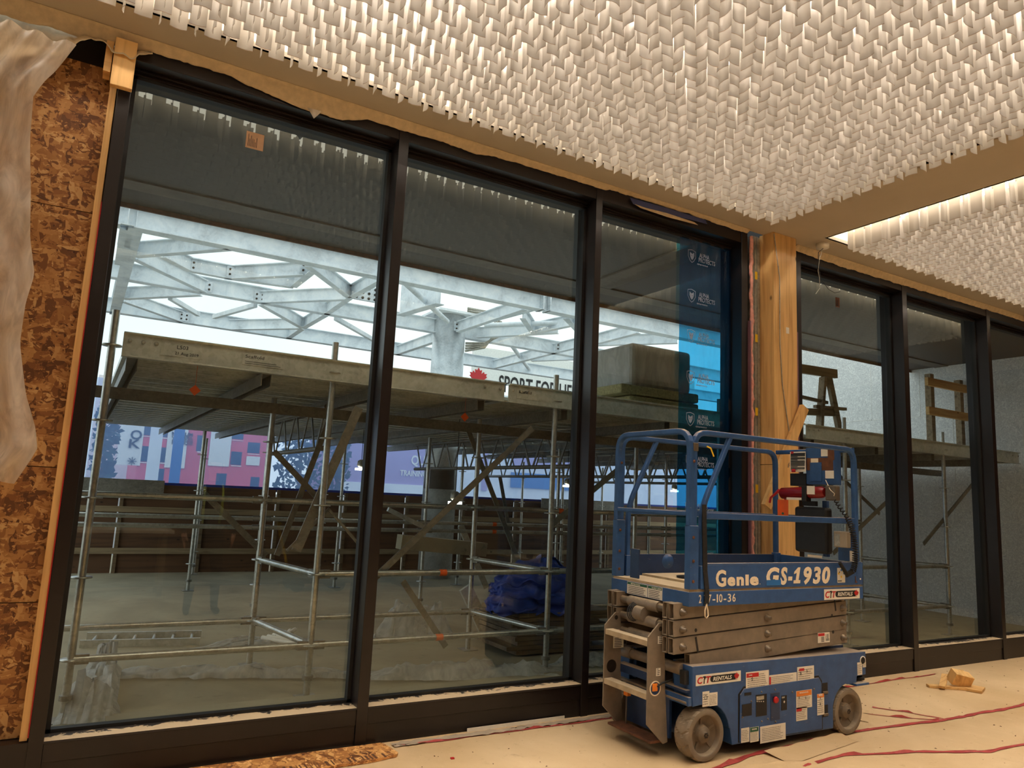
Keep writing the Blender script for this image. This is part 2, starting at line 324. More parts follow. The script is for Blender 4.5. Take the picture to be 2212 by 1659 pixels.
def text(name, body, mat, parent, loc, rot, size, width=None, bold=0, shear=0, ext=.0008, align='LEFT', space=1.0):
    cu = bpy.data.curves.new(name, 'FONT'); cu.body = body; cu.size = size; cu.offset = bold; cu.shear = shear; cu.extrude = ext; cu.align_x = align
    cu.space_character = space; cu.resolution_u = 3
    t = bpy.data.objects.new('tmp', cu); C.objects.link(t); bpy.context.view_layer.update()
    me = bpy.data.meshes.new_from_object(t.evaluated_get(bpy.context.evaluated_depsgraph_get())); bpy.data.objects.remove(t); bpy.data.curves.remove(cu)
    if width and len(me.vertices):
        xs = [v.co.x for v in me.vertices]; k = width/(max(xs)-min(xs)); x0 = min(xs) if align == 'LEFT' else 0
        me.transform(Matrix.Translation((-x0*k, 0, 0)) @ Matrix.Diagonal((k, 1, 1, 1)))
    rm = Matrix.Rotation(rot[2], 4, 'Z') @ Matrix.Rotation(rot[1], 4, 'Y') @ Matrix.Rotation(rot[0], 4, 'X')
    me.transform(rm); off = Vector((0, 0, 0)); q = parent
    while q is not None: off += q.location; q = q.parent
    me.transform(Matrix.Translation(Vector(loc)-off)); me.name = name; me.materials.clear(); me.materials.append(M[mat] if isinstance(mat, str) else mat)
    o = bpy.data.objects.new(name, me); C.objects.link(o); o.parent = parent; return o
FR = (R(90), 0, 0)          # lettering that faces -Y
FL = (R(90), 0, R(-90))     # lettering that faces -X

# ------------------------------------------------------------------ the room
ZC = 3.92; RX1 = 4.84; RX2 = 5.57; RY = -.32; RY2 = -3.3; RY3 = -4.05; RY4 = -6.2
struct(MB().box((-4.2, -7, -.12), (13, .02, 0)), 'floor', 'floor')
_c = MB()   # plaster ceiling with four recesses
for a, b in (((-4.2, RY, ZC), (13, -.02, ZC+.03)), ((-4.2, RY3, ZC), (13, RY2, ZC+.03)), ((-4.2, -7, ZC), (13, RY4, ZC+.03)),
             ((-4.2, RY2, ZC), (-2.6, RY, ZC+.03)), ((RX1, RY2, ZC), (RX2, RY, ZC+.03)), ((9.95, RY2, ZC), (13, RY, ZC+.03)),
             ((-4.2, RY4, ZC), (-2.6, RY3, ZC+.03)), ((RX1, RY4, ZC), (RX2, RY3, ZC+.03)), ((9.95, RY4, ZC), (13, RY3, ZC+.03))): _c.box(a, b)
struct(_c, 'ceiling', 'plaster')
struct(MB().box((-4.3, -7.1, 0), (13.1, -7, 4.2)), 'wall_back', 'mud')
struct(MB().box((-4.3, -7, 0), (-4.2, .2, 4.2)), 'wall_left', 'mud')
struct(MB().box((13, -7, 0), (13.1, .2, 4.2)), 'wall_right', 'mud')

# ------------------------------------------------------------------ window wall: one window per bay
ZS, ZH, GY = .218, 3.80, .14
bays = [(.02, 1.59), (1.66, 3.22), (3.28, 4.815), (5.60, 7.19), (7.27, 8.83), (8.90, 10.46), (10.53, 11.85)]
for i, (a, b) in enumerate(bays):
    m = MB().box((a, 0, ZS-.10), (b, .2, ZS-.012)).box((a, .006, 0), (b, .2, ZS-.10)).box((a, 0, ZH), (b, .2, 3.95))
    m.box((a, .085, ZH-.015), (b, GY, ZH)).box((a, .11, ZH-.03), (b, .2, ZH-.015))
    f = struct(m, f'window_{i+1}', 'black', .002)
    MB().box((a, -.004, ZS-.012), (b, .2, ZS)).build('sill', 'sill', f)
    g = MB()
    for q in (((a, GY-.02, ZS), (a+.022, .17, ZH-.03)), ((b-.022, GY-.02, ZS), (b, .17, ZH-.03)), ((a, GY-.02, ZS), (b, .17, ZS+.018)), ((a, GY-.02, ZH-.05), (b, .17, ZH-.03))): g.box(*q)
    g.build('gasket', 'rubber', f)
    MB().box((a+.02, GY, ZS+.01), (b-.02, GY+.012, ZH-.04)).build('glass_pane', 'glass', f)
mull = [(-.045, .02), (1.59, 1.66), (3.22, 3.28), (4.815, 4.89), (5.53, 5.60), (7.19, 7.27), (8.83, 8.90), (10.46, 10.53), (11.85, 12.0)]
for i, (a, b) in enumerate(mull):
    m = MB().box((a, -.006, 0), (b, .2, 3.95)).box((a+.018, .2, 0), (b-.018, .26, 3.9))
    f = struct(m, f'trim_{i+1}', 'black', .003)
struct(MB().box((4.89, .115, 0), (5.53, .26, 4.0)), 'wall_front', 'rubber')
struct(MB().box((-4.2, .10, 3.745), (-.045, .2, 4.1)).box((12, .0, 0), (13, .2, 4.1)).box((-4.2, .14, ZC+.03), (13, .3, 4.5)), 'wall_front_upper', 'rubber')
struct(MB().box((-4.2, 0, 0), (-.045, .2, ZS)), 'trim_10', 'black'); struct(MB().box((-4.2, .115, ZS), (-.045, .2, 3.73)), 'wall_front_left', 'ply')

# ragged joint-compound lip where the ceiling meets the window head
def lip_z(x):
    pts = [(-4, 3.80), (-1, 3.80), (-.1, 3.84), (.0, 3.845), (.1, 3.87), (.5, 3.87), (.68, 3.84), (.95, 3.80), (1.2, 3.81), (1.35, 3.86), (1.65, 3.865), (1.9, 3.87), (2.15, 3.855), (2.3, 3.88), (2.9, 3.89), (3.3, 3.885), (3.34, 3.905), (4.2, 3.905), (4.7, 3.895), (5.0, 3.90), (5.6, 3.87), (6.2, 3.855), (7.2, 3.86), (9, 3.875), (13, 3.88)]
    for (x0, z0), (x1, z1) in zip(pts, pts[1:]):
        if x <= x1: return z0+(z1-z0)*(x-x0)/(x1-x0)
    return 3.88
def lip(x0, x1, name, label):
    n = int((x1-x0)/.02)
    def fn(u, v):
        x = x0+(x1-x0)*u; j = (noise.noise((x*9, 3, 0))*.012+noise.noise((x*37, 9, 0))*.006); z = lip_z(x)+j; y = -.02-.02*(1-v)
        return (x, -.055+.045*v, ZC-.001+(z-ZC)*max(0, (v-.15)/.85)**1.2)
    o = MB().grid(fn, n, 6).build(name, 'lip', None, 0, .004, recalc=False); centre(o); return tag(o, label, 'plaster lip', None)
lip(-.9, 4.88, 'plaster_lip', 'ragged cream joint compound lip along the ceiling edge over the three left windows')
lip(5.5, 12, 'plaster_lip', 'ragged cream joint compound lip along the ceiling edge right of the wooden column')

# scraps of sheeting under the lip
def scrap(name, pts, mat, y, label, cat):
    """a thin crumpled scrap: outline given as photo pixels on the plane y"""
    P = [on(a, b, 1, y) for a, b in pts]; m = MB().prism([(p.x, p.z) for p in P], 1, y, y+.003); o = m.build(name, mat); centre(o); return tag(o, label, cat)
scrap('hanging_sheet_scrap', [(664, 232), (694, 240), (690, 246), (678, 256), (671, 243)], 'poly', -.03, 'small triangular white plastic scrap hanging above the left window head', 'plastic scrap')
scrap('masking_tape', [(1361, 427), (1440, 449), (1524, 475), (1528, 484), (1505, 478), (1440, 463), (1390, 452), (1368, 440)], 'ltape', -.024, 'peeling blue-violet masking tape strip under the ceiling above the third window', 'masking tape')
scrap('torn_paper_strip', [(1372, 441), (1395, 449), (1440, 460), (1500, 480), (1508, 486), (1440, 468), (1384, 449)], 'lip', -.028, 'torn tan paper hanging under the blue masking tape', 'paper')

# ------------------------------------------------------------------ luminous louvre ceilings
CELL = .082
def fixture(x0, x1, y0, y1, label, parts=True):
    """recess box with led panel and pinwheel blades hanging in it; y0 is the window side"""
    root = thing('louvre_ceiling_light', ((x0+x1)/2, (y0+y1)/2, ZC), label, 'ceiling light', 'luminous louvre ceilings')
    zt = 4.30
    m = MB().box((x0-.02, y0, ZC), (x1+.02, y0+.02, zt)).box((x0-.02, y1-.02, ZC), (x1+.02, y1, zt)).box((x0-.02, y1, ZC), (x0, y0, zt)).box((x1, y1, ZC), (x1+.02, y0, zt))
    m.build('recess_frame', M_recess, root)
    MB().box((x0, y1, zt-.02), (x1, y0, zt)).build('light_panel', 'led', root)
    k = 0; yy = y0-.35
    while yy > y1+.1:
        ls = MB().box((x0+.1, yy-.02, zt-.05), (x1-.1, yy+.02, zt-.04)).build('light_strip', 'white', root); xx = x0+.3
        while xx < x1-.2: MB().box((xx-.03, yy-.012, zt-.06), (xx+.03, yy+.012, zt-.05)).build('led_module', 'ledbar', ls); xx += .42
        yy -= .62
    nx = int((x1-x0-.2)/CELL); ny = int((y0-y1-.2)/CELL); ox = x1-.1-nx*CELL if parts != 2 else x0+.08; oy = y0-.1
    bl = []
    for i in range(nx):
        for j in range(ny):
            c = Vector((ox+(i+.5)*CELL, oy-(j+.5)*CELL, 3.80)); bl.append((c, (i+j) % 2))
    def quad(m, c, k):
        w = CELL*.5; a = random.gauss(0, .055); cu = random.uniform(.003, .013)*random.choice((1, -1)); h = .19; ca, sa = math.cos(a), math.sin(a); lean = random.gauss(0, .006)
        pts = []
        for z in (0, .0035, h):
            for u in (-1, -.33, .33, 1):
                x, y = u*w, cu*(1-u*u)*(1 if z < .1 else .3)+(lean if z < .1 else 0); x, y = x*ca-y*sa, x*sa+y*ca
                if k: x, y = y, x
                pts.append((c.x+x, c.y+y, c.z+z+.0))
        m.add(pts, [(i, i+1, i+5, i+4) for i in (4, 5, 6, 0, 1, 2)], True)
        if random.random() < 1 and j_clip: m.box((c.x-.006, c.y-.006, c.z+h), (c.x+.006, c.y+.006, c.z+h+.015))
    j_clip = False
    def edge(o):
        o.data.materials.append(M['bedge']); o.data.polygons.foreach_set('material_index', [0, 0, 0, 1, 1, 1]*(len(o.data.polygons)//6))
    if parts:
        vis = []
        for q in bl:
            X, Y, w = px(q[0]); vis.append((w if (w > .3 and -30 < X < W_+30 and -30 < Y < H_+30) else 1e3+w, q))
        vis.sort(key=lambda t: t[0]); near = vis[:100]; rest = [q for _, q in vis[100:]]
        for _, q in near:
            m = MB(); quad(m, *q); edge(m.build('louvre_blade', 'blade', root, recalc=False))
    else: rest = bl
    m = MB()
    for q in rest: quad(m, *q)
    o = m.build('louvre_blade', 'blade', root, recalc=False); o['kind'] = 'stuff'; edge(o)
    m = MB()
    for c, k in bl: m.box((c.x-.007, c.y-.007, 3.99), (c.x+.007, c.y+.007, 4.005))
    o = m.build('blade_clip', 'stud', root, recalc=False); o['kind'] = 'stuff'
    return root
M_recess = plain('recess lining', rgb(240, 226, 196), .8, 0, .03, 3)
fixture(-2.6, RX1, RY, RY2, 'large luminous ceiling of hanging white louvre blades above the three left windows', True)
fixture(RX2, 9.95, RY, RY2, 'luminous ceiling of white louvre blades at the far right, beyond the plain ceiling strip', 2)
fixture(-2.6, RX1, RY3, RY4, 'luminous louvre ceiling over the back of the room, behind the plain ceiling strip', False)
fixture(RX2, 9.95, RY3, RY4, 'luminous louvre ceiling over the back right corner of the room', False)

# ------------------------------------------------------------------ left bay: strand board, stud, tape, block, draped sheet
def board(z0, z1, lab):
    o = MB().box((-1.6, .085, z0), (-.083, .097, z1)).build('strand_board', 'osb'); centre(o); tag(o, lab, 'board', 'strand boards in the left bay')
board(.222, .86, 'lowest strand board panel left of the windows, resting on the sill')
board(.864, 1.53, 'second strand board panel from the bottom, left of the windows')
board(1.534, 2.9, 'tall strand board panel behind the hanging end of the plastic sheet')
board(2.904, 3.74, 'topmost strand board panel, partly hidden by the draped plastic sheet')
o = MB().box((-.083, .02, .222), (-.050, .11, 3.62)).build('timber_stud', 'pine', None, .002); centre(o); tag(o, 'thin pale upright timber between the strand board and the first black mullion', 'timber')
o = MB().box((-.0495, .0, .24), (-.0455, .03, 2.95)).build('red_tape', 'red'); centre(o); tag(o, 'thin vertical red tape along the left edge of the first mullion', 'tape')
t = thing('timber_block', (-.03, -.03, 3.58), 'short timber block fixed over the top of the leftmost mullion', 'timber block')
MB().box((-.085, -.075, 3.585), (.022, -.035, 3.86)).build('block', 'pine', t, .003); MB().box((-.125, -.05, 3.66), (-.09, .05, 3.84)).build('side_cleat', 'pinex', t, .002)
# draped poly sheet: gathered under the ceiling at the left, falling to a crumpled end
def drape(u, v):
    prof = [(0, (165, 95)), (.05, (132, 130)), (.12, (100, 170)), (.2, (72, 215)), (.3, (66, 300)), (.45, (68, 430)), (.55, (66, 520)), (.62, (75, 590)), (.68, (56, 650)), (.78, (42, 740)), (.85, (55, 850)), (.92, (76, 930)), (.96, (80, 975)), (1, (30, 1045))]
    for (a, p), (b, q) in zip(prof, prof[1:]):
        if v <= b+1e-6: t = (v-a)/(b-a); X = p[0]+(q[0]-p[0])*t; Y = p[1]+(q[1]-p[1])*t; break
    e = on(X, Y, 1, -.30); x = e.x-(1-u)*(.95); y = -.30+.05*math.sin(u*23+v*3)*min(1, v*3+.2)*(1-.3*u)+.025*math.sin(u*51+v*9)+.04*noise.noise((u*6, v*9, 2)); z = e.z
    if v > .9: z += (1-u)*.25*(v-.9)*10
    return (x, y, z+.02*noise.noise((u*9, v*7, 5)))
def drape_top(u, v):
    e = drape(v if False else 1, 0); xa = -1.4+1.05*u
    xs = on(165+ (u-1)*900, 95, 1, -.30)
    x = drape(u, 0)[0]; z0 = drape(u, 0)[2]; y0 = drape(u, 0)[1]; 
    return (x+.06*v, y0+(-.04-y0)*0+.0*v-(.0)*v, z0+(ZC-.004-z0)*v+.0)
t = thing('plastic_sheet', (-.8, -.3, 1.6), 'translucent cream plastic sheet draped from the ceiling down the left edge over strand board', 'plastic sheet')
MB().grid(drape, 46, 70).build('sheet', 'poly', t, recalc=False)
def fringe(u, v):
    X = -260+u*590; a = on(X, 20+.2655*X+6*math.sin(u*9), 2, ZC-.004)
    lo = [(-260, 200), (0, 130), (80, 120), (120, 125), (165, 93), (195, 84), (225, 90), (243, 112), (290, 128), (300, 120), (330, 116)]
    for (p, q), (p2, q2) in zip(lo, lo[1:]):
        if X <= p2+1e-6: Y = q+(q2-q)*(X-p)/(p2-p); break
    Y += 3*noise.noise((X*.09, 1, 0))+2*noise.noise((X*.5, 4, 0)); b = on(X, Y, 1, -.09)
    w = v*v*(3-2*v); return (a.x+(b.x-a.x)*v, a.y+(b.y-a.y)*v+.006*math.sin(u*120+v*5)*v, a.z+(b.z-a.z)*v-.004*math.sin(u*90))
MB().grid(fringe, 120, 8).build('gathered_top', 'lip', t, recalc=False, solid=.003)

# ------------------------------------------------------------------ column, foam joint, steel stud, cable, brace
t = thing('timber_column', (5.23, 0, 0), 'pale pine-clad square column between the two runs of windows', 'column')
MB().box((5.07, -.135, 0), (5.372, .02, 1.86)).build('lower_cladding', 'pine', t, .003); MB().box((5.07, -.135, 1.864), (5.372, .02, 3.919)).build('upper_cladding', 'pine', t, .003)
a = [on(1672, 505, 1, -.14), on(1684, 600, 1, -.142), on(1685, 745, 1, -.143), on(1690, 830, 1, -.142), on(1700, 900, 1, -.142), on(1709, 960, 1, -.142), on(1703, 1010, 1, -.142)]
o = MB().tube(a, .0045, 6).build('grey_cable', 'stud'); centre(o); tag(o, 'thin grey cable running down the face of the pine column', 'cable')
o = MB().box((5.305-.08, -.137, 3.02), (5.345-.08, -.1355, 3.075)).build('timber_label', 'white'); centre(o); tag(o, 'tiny white stamp label on the pine column', 'label')
def foam(u, v):
    z = .3+3.58*v; th = u*math.pi*2; r = .017+.012*noise.noise((v*60, u*2, 1))+.008*noise.noise((v*160, u*4, 7)); return (4.935+r*math.cos(th)+.008*noise.noise((v*30, 0, 3)), -.005+r*math.sin(th), z)
o = MB().grid(foam, 8, 220).build('spray_foam_bead', 'foam', recalc=False); centre(o); tag(o, 'lumpy pink spray foam bead down the right side of the third window', 'foam')
o = MB().box((4.895, -.03, .25), (4.905, .0, 3.1)).build('membrane_strip', 'mauve'); centre(o); tag(o, 'mauve membrane strip behind the pink foam bead', 'membrane')
o = MB().channel((5.01, .06, .05), (5.01, .06, 3.9), .10, .05, .002, (0, -1, 0)).box((4.985, .0, .05), (4.989, .05, 3.9)).box((5.02, .0, .05), (5.024, .05, 3.9)).build('steel_stud', 'stud'); centre(o); tag(o, 'ribbed grey steel stud between the foam bead and the pine column', 'stud')
for z, w in ((3.5, 'topmost'), (2.93, 'second from the top'), (2.28, 'third from the top'), (1.62, 'lowest')):
    o = MB().box((4.99, .0, z), (5.02, .004, z+.07)).build('yellow_tag', 'yellow'); centre(o); tag(o, 'small yellow tape piece on the grey steel stud, '+w+' of four', 'tape', 'yellow tags on the steel stud')
for k, z in enumerate((3.84, 3.35, 3.05, 2.75, 2.35, 1.95, 1.6)):
    pass
o = MB().bar(on(1737, 880, 1, -.165), on(1655, 1095, 1, -.165), .038, .085, (0, 0, 1)).build('timber_brace', 'pinex'); 
o.data.materials[0] = M['pine']; centre(o); tag(o, 'slanting pale timber leaning against the column behind the lift guardrail', 'timber brace')
o = MB().box((5.52, -.01, 1.7), (5.545, .0, 3.1)).build('membrane_strip', 'mauve'); centre(o); tag(o, 'mauve membrane strip on the right side of the pine column', 'membrane')
o = MB().box((5.375, -.02, 2.42), (5.52, -.012, 2.62)).build('masking_tape', 'ltape'); centre(o); tag(o, 'short blue tape strip on the right side of the pine column', 'masking tape')
# ceiling junction box with loose wires
t = thing('junction_box', (5.668, -.192, 3.89), 'small round white ceiling box with loose wires hanging before the right windows', 'junction box')
MB().lathe([(0, 0), (0, .055), (.04, .06), (.04, 0)], (5.668, -.192, 3.88), 2, 24).build('round_box', 'white', t)
MB().tube([(5.668, -.192, 3.88)]+[on(a, b, 1, -.19) for a, b in ((1770, 560), (1767, 585), (1770, 600), (1771, 622), (1762, 635))], .003, 6).build('pale_wire', 'stud', t)
MB().tube([(5.675, -.192, 3.88)]+[on(a, b, 1, -.19) for a, b in ((1768, 545), (1767, 580), (1775, 605), (1790, 625), (1803, 633), (1815, 630))], .003, 6).build('dark_wire', 'ink', t)
# stickers on the glass
def sticker(x0, z0, x1, z1, lab, mat='orangel'):
    t = thing('glass_sticker', ((x0+x1)/2, GY-.002, z0), lab, 'sticker'); MB().box((x0, GY-.003, z0), (x1, GY-.001, z1)).build('paper', mat, t)
    m = MB(); w = x1-x0; h = z1-z0
    for i in range(7): m.box((x0+w*(.12+.08*i), GY-.0045, z0+h*.1), (x0+w*(.145+.08*i), GY-.0035, z0+h*random.uniform(.4, .9)))
    m.build('print', 'ink', t)
M['peach'] = plain('peach paper', rgb(206, 166, 132), .7)
sticker(.66, 3.528, .765, 3.634, 'square peach printed sticker high on the first window pane', 'peach')
sticker(6.30, 3.50, 6.36, 3.60, 'small dark sticker on the first pane right of the column, under the loose wires', 'brown')

# ------------------------------------------------------------------ blue protective film with printed logos
t = thing('protective_film', (4.51, .12, .22), 'dark blue protective film strip with white logos on the third window', 'protective film')
def filmfn(u, v): return (4.205+.607*u, .118+.008*noise.noise((u*5, v*24, 0))+.004*math.sin(u*30+v*8), .23+3.53*v)
MB().grid(filmfn, 20, 90).build('film', 'film', t, recalc=False)
M['filmtxt'] = emis('film print', (.30, .36, .42), .0); M['filmtxt'] = mk_sheet('pale film print', (.6, .7, .8), rgb(206, 214, 226), .85, 0, 0)
for z in (3.60, 3.25, 2.90, 2.545, 2.195, 1.845, 1.46, 1.11):
    x = 4.33
    g = MB(); out = [(-.045, .05), (0, .058), (.045, .045), (.045, -.01), (.022, -.045), (0, -.06), (-.022, -.045), (-.045, -.005)]
    inn = [(a*.9, b*.9) for a, b in out]; n = len(out)
    g.add([(x+a, .104, z+b) for a, b in out]+[(x+a, .104, z+b) for a, b in inn], [(i, (i+1) % n, n+(i+1) % n, n+i) for i in range(n)])
    sh = g.build('shield_logo', 'filmtxt', t)
    for sx in (-1, 1):
        h = MB().add([(x+sx*a, .103, z+b) for a, b in ((0, .018), (.024, .034), (.025, .004), (.014, -.022), (0, -.036))], [(0, 1, 2, 3, 4)]); h.build('wolf_head', 'filmtxt', sh)
    e = MB()
    for sx in (-1, 1): e.add([(x+sx*a, .1015, z+b) for a, b in ((.004, .0), (.016, .007), (.012, -.001))], [(0, 1, 2)])
    e.build('wolf_eyes', 'ink', sh)
    text('lettering', 'ALPHA', 'filmtxt', t, (4.415, .103, z+.006), FR, .055, .118, .0006); text('lettering', 'PROTECTS', 'filmtxt', t, (4.408, .103, z-.036), FR, .055, .195, .0006)
    text('lettering', 'alphaprotects.ca', 'filmtxt', t, (4.39, .103, z-.062), FR, .02, .125)

# ------------------------------------------------------------------ scissor lift
YN, YF = -1.03, -.29
def arc(cx, cz, r, a0, a1, n=5): return [(cx+r*math.cos(R(a0+(a1-a0)*k/n)), cz+r*math.sin(R(a0+(a1-a0)*k/n))) for k in range(n+1)]
L = thing('scissor_lift', (4.05, -.66, 0), 'blue and grey scissor lift with raised guardrails parked by the pine column', 'scissor lift')
# --- chassis
body = [(3.27, .55), (4.922, .532), (4.918, .378), (4.82, .375), (4.81, .33), (4.72, .328)]+arc(4.725, .165, .172, 100, 168, 6)+[(4.555, .062), (3.602, .072), (3.585, .17)]+arc(3.39, .14, .19, 10, 92, 6)+[(3.277, .322)]
ch = MB().prism(body, 1, YN, YN+.16).prism(body, 1, YF-.16, YF).build('chassis', 'blue', L, .006)
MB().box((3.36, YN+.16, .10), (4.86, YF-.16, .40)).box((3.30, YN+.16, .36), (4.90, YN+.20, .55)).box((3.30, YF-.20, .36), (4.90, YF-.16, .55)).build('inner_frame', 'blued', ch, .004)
MB().box((3.245, YN+.005, .325), (3.275, YN+.24, .375)).build('front_crossmember', 'blue', ch, .004)
# outrigger bumper at the far right end and black stop
MB().box((4.77, YN-.03, .318), (4.91, YN+.13, .334)).build('wheel_guard', 'blue', ch, .003); MB().lathe([(0, .001), (0, .035), (.02, .035), (.02, .022), (.04, .022), (.04, .035), (.06, .035), (.06, .001)], (4.90, YN+.04, .34), 2, 20).build('rubber_stop', 'blackp', ch)
MB().lathe([(-.002, .001), (-.002, .024)], (4.885, YN, .475), 1, 24).build('lashing_hole', 'ink', ch); MB().lathe([(-.004, .024), (-.004, .03), (0, .03)], (4.885, YN, .475), 1, 24).build('hole_rim', 'white', ch)
# side door with ground controls
door = [(3.66, .085), (4.43, .075), (4.43, .365), (4.405, .40), (3.70, .39), (3.665, .355)]
MB().prism([(a, b) for a, b in [(3.652, .08), (4.445, .07), (4.445, .375), (4.41, .412), (3.70, .402), (3.652, .36)]], 1, YN-.001, YN).build('door_gap', 'ink', L)
dr = MB().prism(door, 1, YN-.008, YN-.001).build('control_door', 'blue', L, .003)
def sx(x, y, oy=-.009): return on(1480+x/5.53, 1420+y/5.53, 1, YN+oy)   # points measured on the near side of the chassis
def rect(a, b, c, d, mat, par, name, th=.0012, oy=-.009):
    p = sx(a, b, oy); q = sx(c, d, oy); return MB().box((p.x, YN+oy, p.z), (q.x, YN+oy-th, q.z)).build(name, mat, par)
for a, b, c, d, nm, mt in ((680, 565, 795, 690, 'key_recess', 'ink'), (845, 450, 975, 690, 'display_panel', 'ink'), (1020, 430, 1130, 740, 'switch_recess', 'blued'), (708, 425, 790, 448, 'vent_slot', 'ink')): rect(a, b, c, d, mt, dr, nm)
rect(850, 468, 940, 500, 'stud', dr, 'display_screen', .002); 
m = MB(); [m.lathe([(0, .001), (0, .0035), (.003, .0035), (.003, .001)], (sx(x, 525).x, YN-.014, sx(x, 525).z), 1, 8) for x in (855, 878, 903, 930)]; m.build('display_buttons', 'white', dr)
c = sx(1068, 503); MB().lathe([(-.012, .001), (-.012, .017), (-.006, .02), (0, .02), (.004, .009), (.012, .009)], (c.x, YN-.016, c.z), 1, 24).build('stop_button', 'red', dr)
rect(1148, 460, 1215, 625, 'ink', dr, 'stop_plate'); c = sx(1152, 490); text('lettering', 'STOP', 'white', dr, (c.x, YN-.0115, c.z), FR, .014, .026)
c = sx(1181, 530); MB().add([(c.x+a, YN-.0112, c.z+b) for a, b in ((-.008, 0), (0, .009), (.008, 0), (0, -.009))], [(0, 1, 2, 3)]).build('diamond_mark', 'white', dr)
for q in ((1075, 385), (1280, 415), (1540, 380), (912, 413), (790, 525), (685, 715), (1080, 770), (915, 765), (988, 735)):
    p = sx(*q); MB().lathe([(-.003, .001), (-.003, .005), (0, .006)], (p.x, YN-.009, p.z), 1, 10).build('screw', 'greyd', dr)
for z in (.305, .165):
    MB().box((4.447, YN-.002, z-.02), (4.50, YN-.001, z+.055)).build('hinge_recess', 'ink', L); MB().box((4.445, YN-.012, z-.012), (4.495, YN-.002, z+.002)).build('hinge', 'greyd', L, .002)
# labels on the side
def lines(a, b, c, d, n, par, mat='print', oy=-.0105):
    m = MB(); p = sx(a, b, oy); q = sx(c, d, oy); h = (p.z-q.z)/(n+1)
    for k in range(n+1):
        z = p.z-h*(k+.6); xx = p.x; xe = q.x-(q.x-p.x)*random.uniform(0, .2)
        while xx < xe: w = random.uniform(.003, .010); m.box((xx, YN+oy-.0003, z), (min(xe, xx+w), YN+oy, z+h*.32)); xx += w+.003
    return m.build('small_print', mat, par)
def label(a, b, c, d, header=None, par=L, oy=-.0092, word=None, n=5, hfrac=.22):
    lb = rect(a, b, c, d, 'white', par, 'warning_label', .001, oy)
    y0 = b
    if header:
        y0 = b+(d-b)*hfrac; rect(a+(c-a)*.03, b+3, c-(c-a)*.03, y0, header, lb, 'header', .0005, oy-.001)
        if word: p = sx(a+(c-a)*.2, y0-(y0-b)*.25, oy); text('lettering', word, 'white', lb, (p.x, YN+oy-.0018, p.z), FR, .011*(d-b)/150, (sx(a+(c-a)*.75, y0).x-p.x))
    lines(a+(c-a)*.08, y0+(d-y0)*.15, c-(c-a)*.08, d-(d-y0)*.08, n, lb, oy=oy-.0012); return lb
def person_sign(a, b, s, par, oy=-.0108):
    """falling figure pictogram"""
    p = sx(a, b, oy); k = s*.001; m = MB().lathe([(0, .0005), (0, 3*k)], (p.x+2*k, YN+oy, p.z+9*k), 1, 10)
    for (u, v), (u2, v2) in (((0, 6), (1, -2)), ((1, -2), (-5, -9)), ((1, -2), (6, -8)), ((0, 4), (-7, 6)), ((0, 4), (7, 1))): m.bar((p.x+u*k, YN+oy, p.z+v*k), (p.x+u2*k, YN+oy, p.z+v2*k), .0006, 2.4*k, (0, 0, 1))
    return m.build('pictogram', 'ink', par)
o = label(725, 180, 1000, 355, None, oy=-.001, n=6); rect(732, 195, 878, 228, 'red', o, 'header', .0006, -.0021); p = sx(760, 222, -.0021); text('lettering', 'DANGER', 'white', o, (p.x, YN-.003, p.z), FR, .010, .03); person_sign(800, 262, 1.1, o, -.0028)
o = label(1005, 215, 1332, 325, None, oy=-.001, n=5); rect(1005, 235, 1026, 325, 'red', o, 'header', .0006, -.0021)
o = label(1338, 118, 1540, 292, None, oy=-.001, n=5); rect(1362, 135, 1422, 160, 'red', o, 'header', .0006, -.0021); person_sign(1382, 195, 1.2, o, -.0028); person_sign(1455, 165, .9, o, -.0028)
o = label(207, 412, 287, 582, None, oy=-.001, n=4); p = sx(247, 480, -.0022); MB().lathe([(0, .010), (-.0006, .010), (-.0006, .0125), (0, .0125)], (p.x, YN-.0022, p.z), 1, 24).build('ring_mark', 'ink', o); label(290, 425, 385, 572, None, oy=-.001, n=6)
o = label(1325, 405, 1515, 590, 'orangel', dr, word='WARNING', n=6); person_sign(1362, 485, .8, o, -.011); person_sign(1440, 485, .8, o, -.011)
o = label(1325, 605, 1458, 742, None, dr, n=5); rect(1330, 618, 1392, 640, 'red', o, 'header', .0006, -.0104)
o = label(1575, 440, 1662, 680, 'orangel', dr, word='WARNING', n=6, hfrac=.14); person_sign(1615, 490, .8, o, -.011); person_sign(1615, 560, .8, o, -.011)
label(668, 850, 765, 1005, None, dr, n=6); label(775, 840, 878, 1000, 'green', dr, word='INSTRUCTIONS', n=6, hfrac=.25); label(895, 830, 1200, 975, None, dr, n=7)
o = label(2055, 62, 2115, 205, None, oy=-.001, n=4); label(2120, 58, 2160, 115, None, oy=-.001, n=2)
LEAF = [(0, 1), (.15, .7), (.38, .8), (.32, .35), (.62, .62), (.68, .42), (.98, .45), (.86, .22), (1, .1), (.55, -.3), (.6, -.5), (.06, -.42), (.06, -.85), (-.06, -.85), (-.06, -.42), (-.6, -.5), (-.55, -.3), (-1, .1), (-.86, .22), (-.98, .45), (-.68, .42), (-.62, .62), (-.32, .35), (-.38, .8), (-.15, .7)]
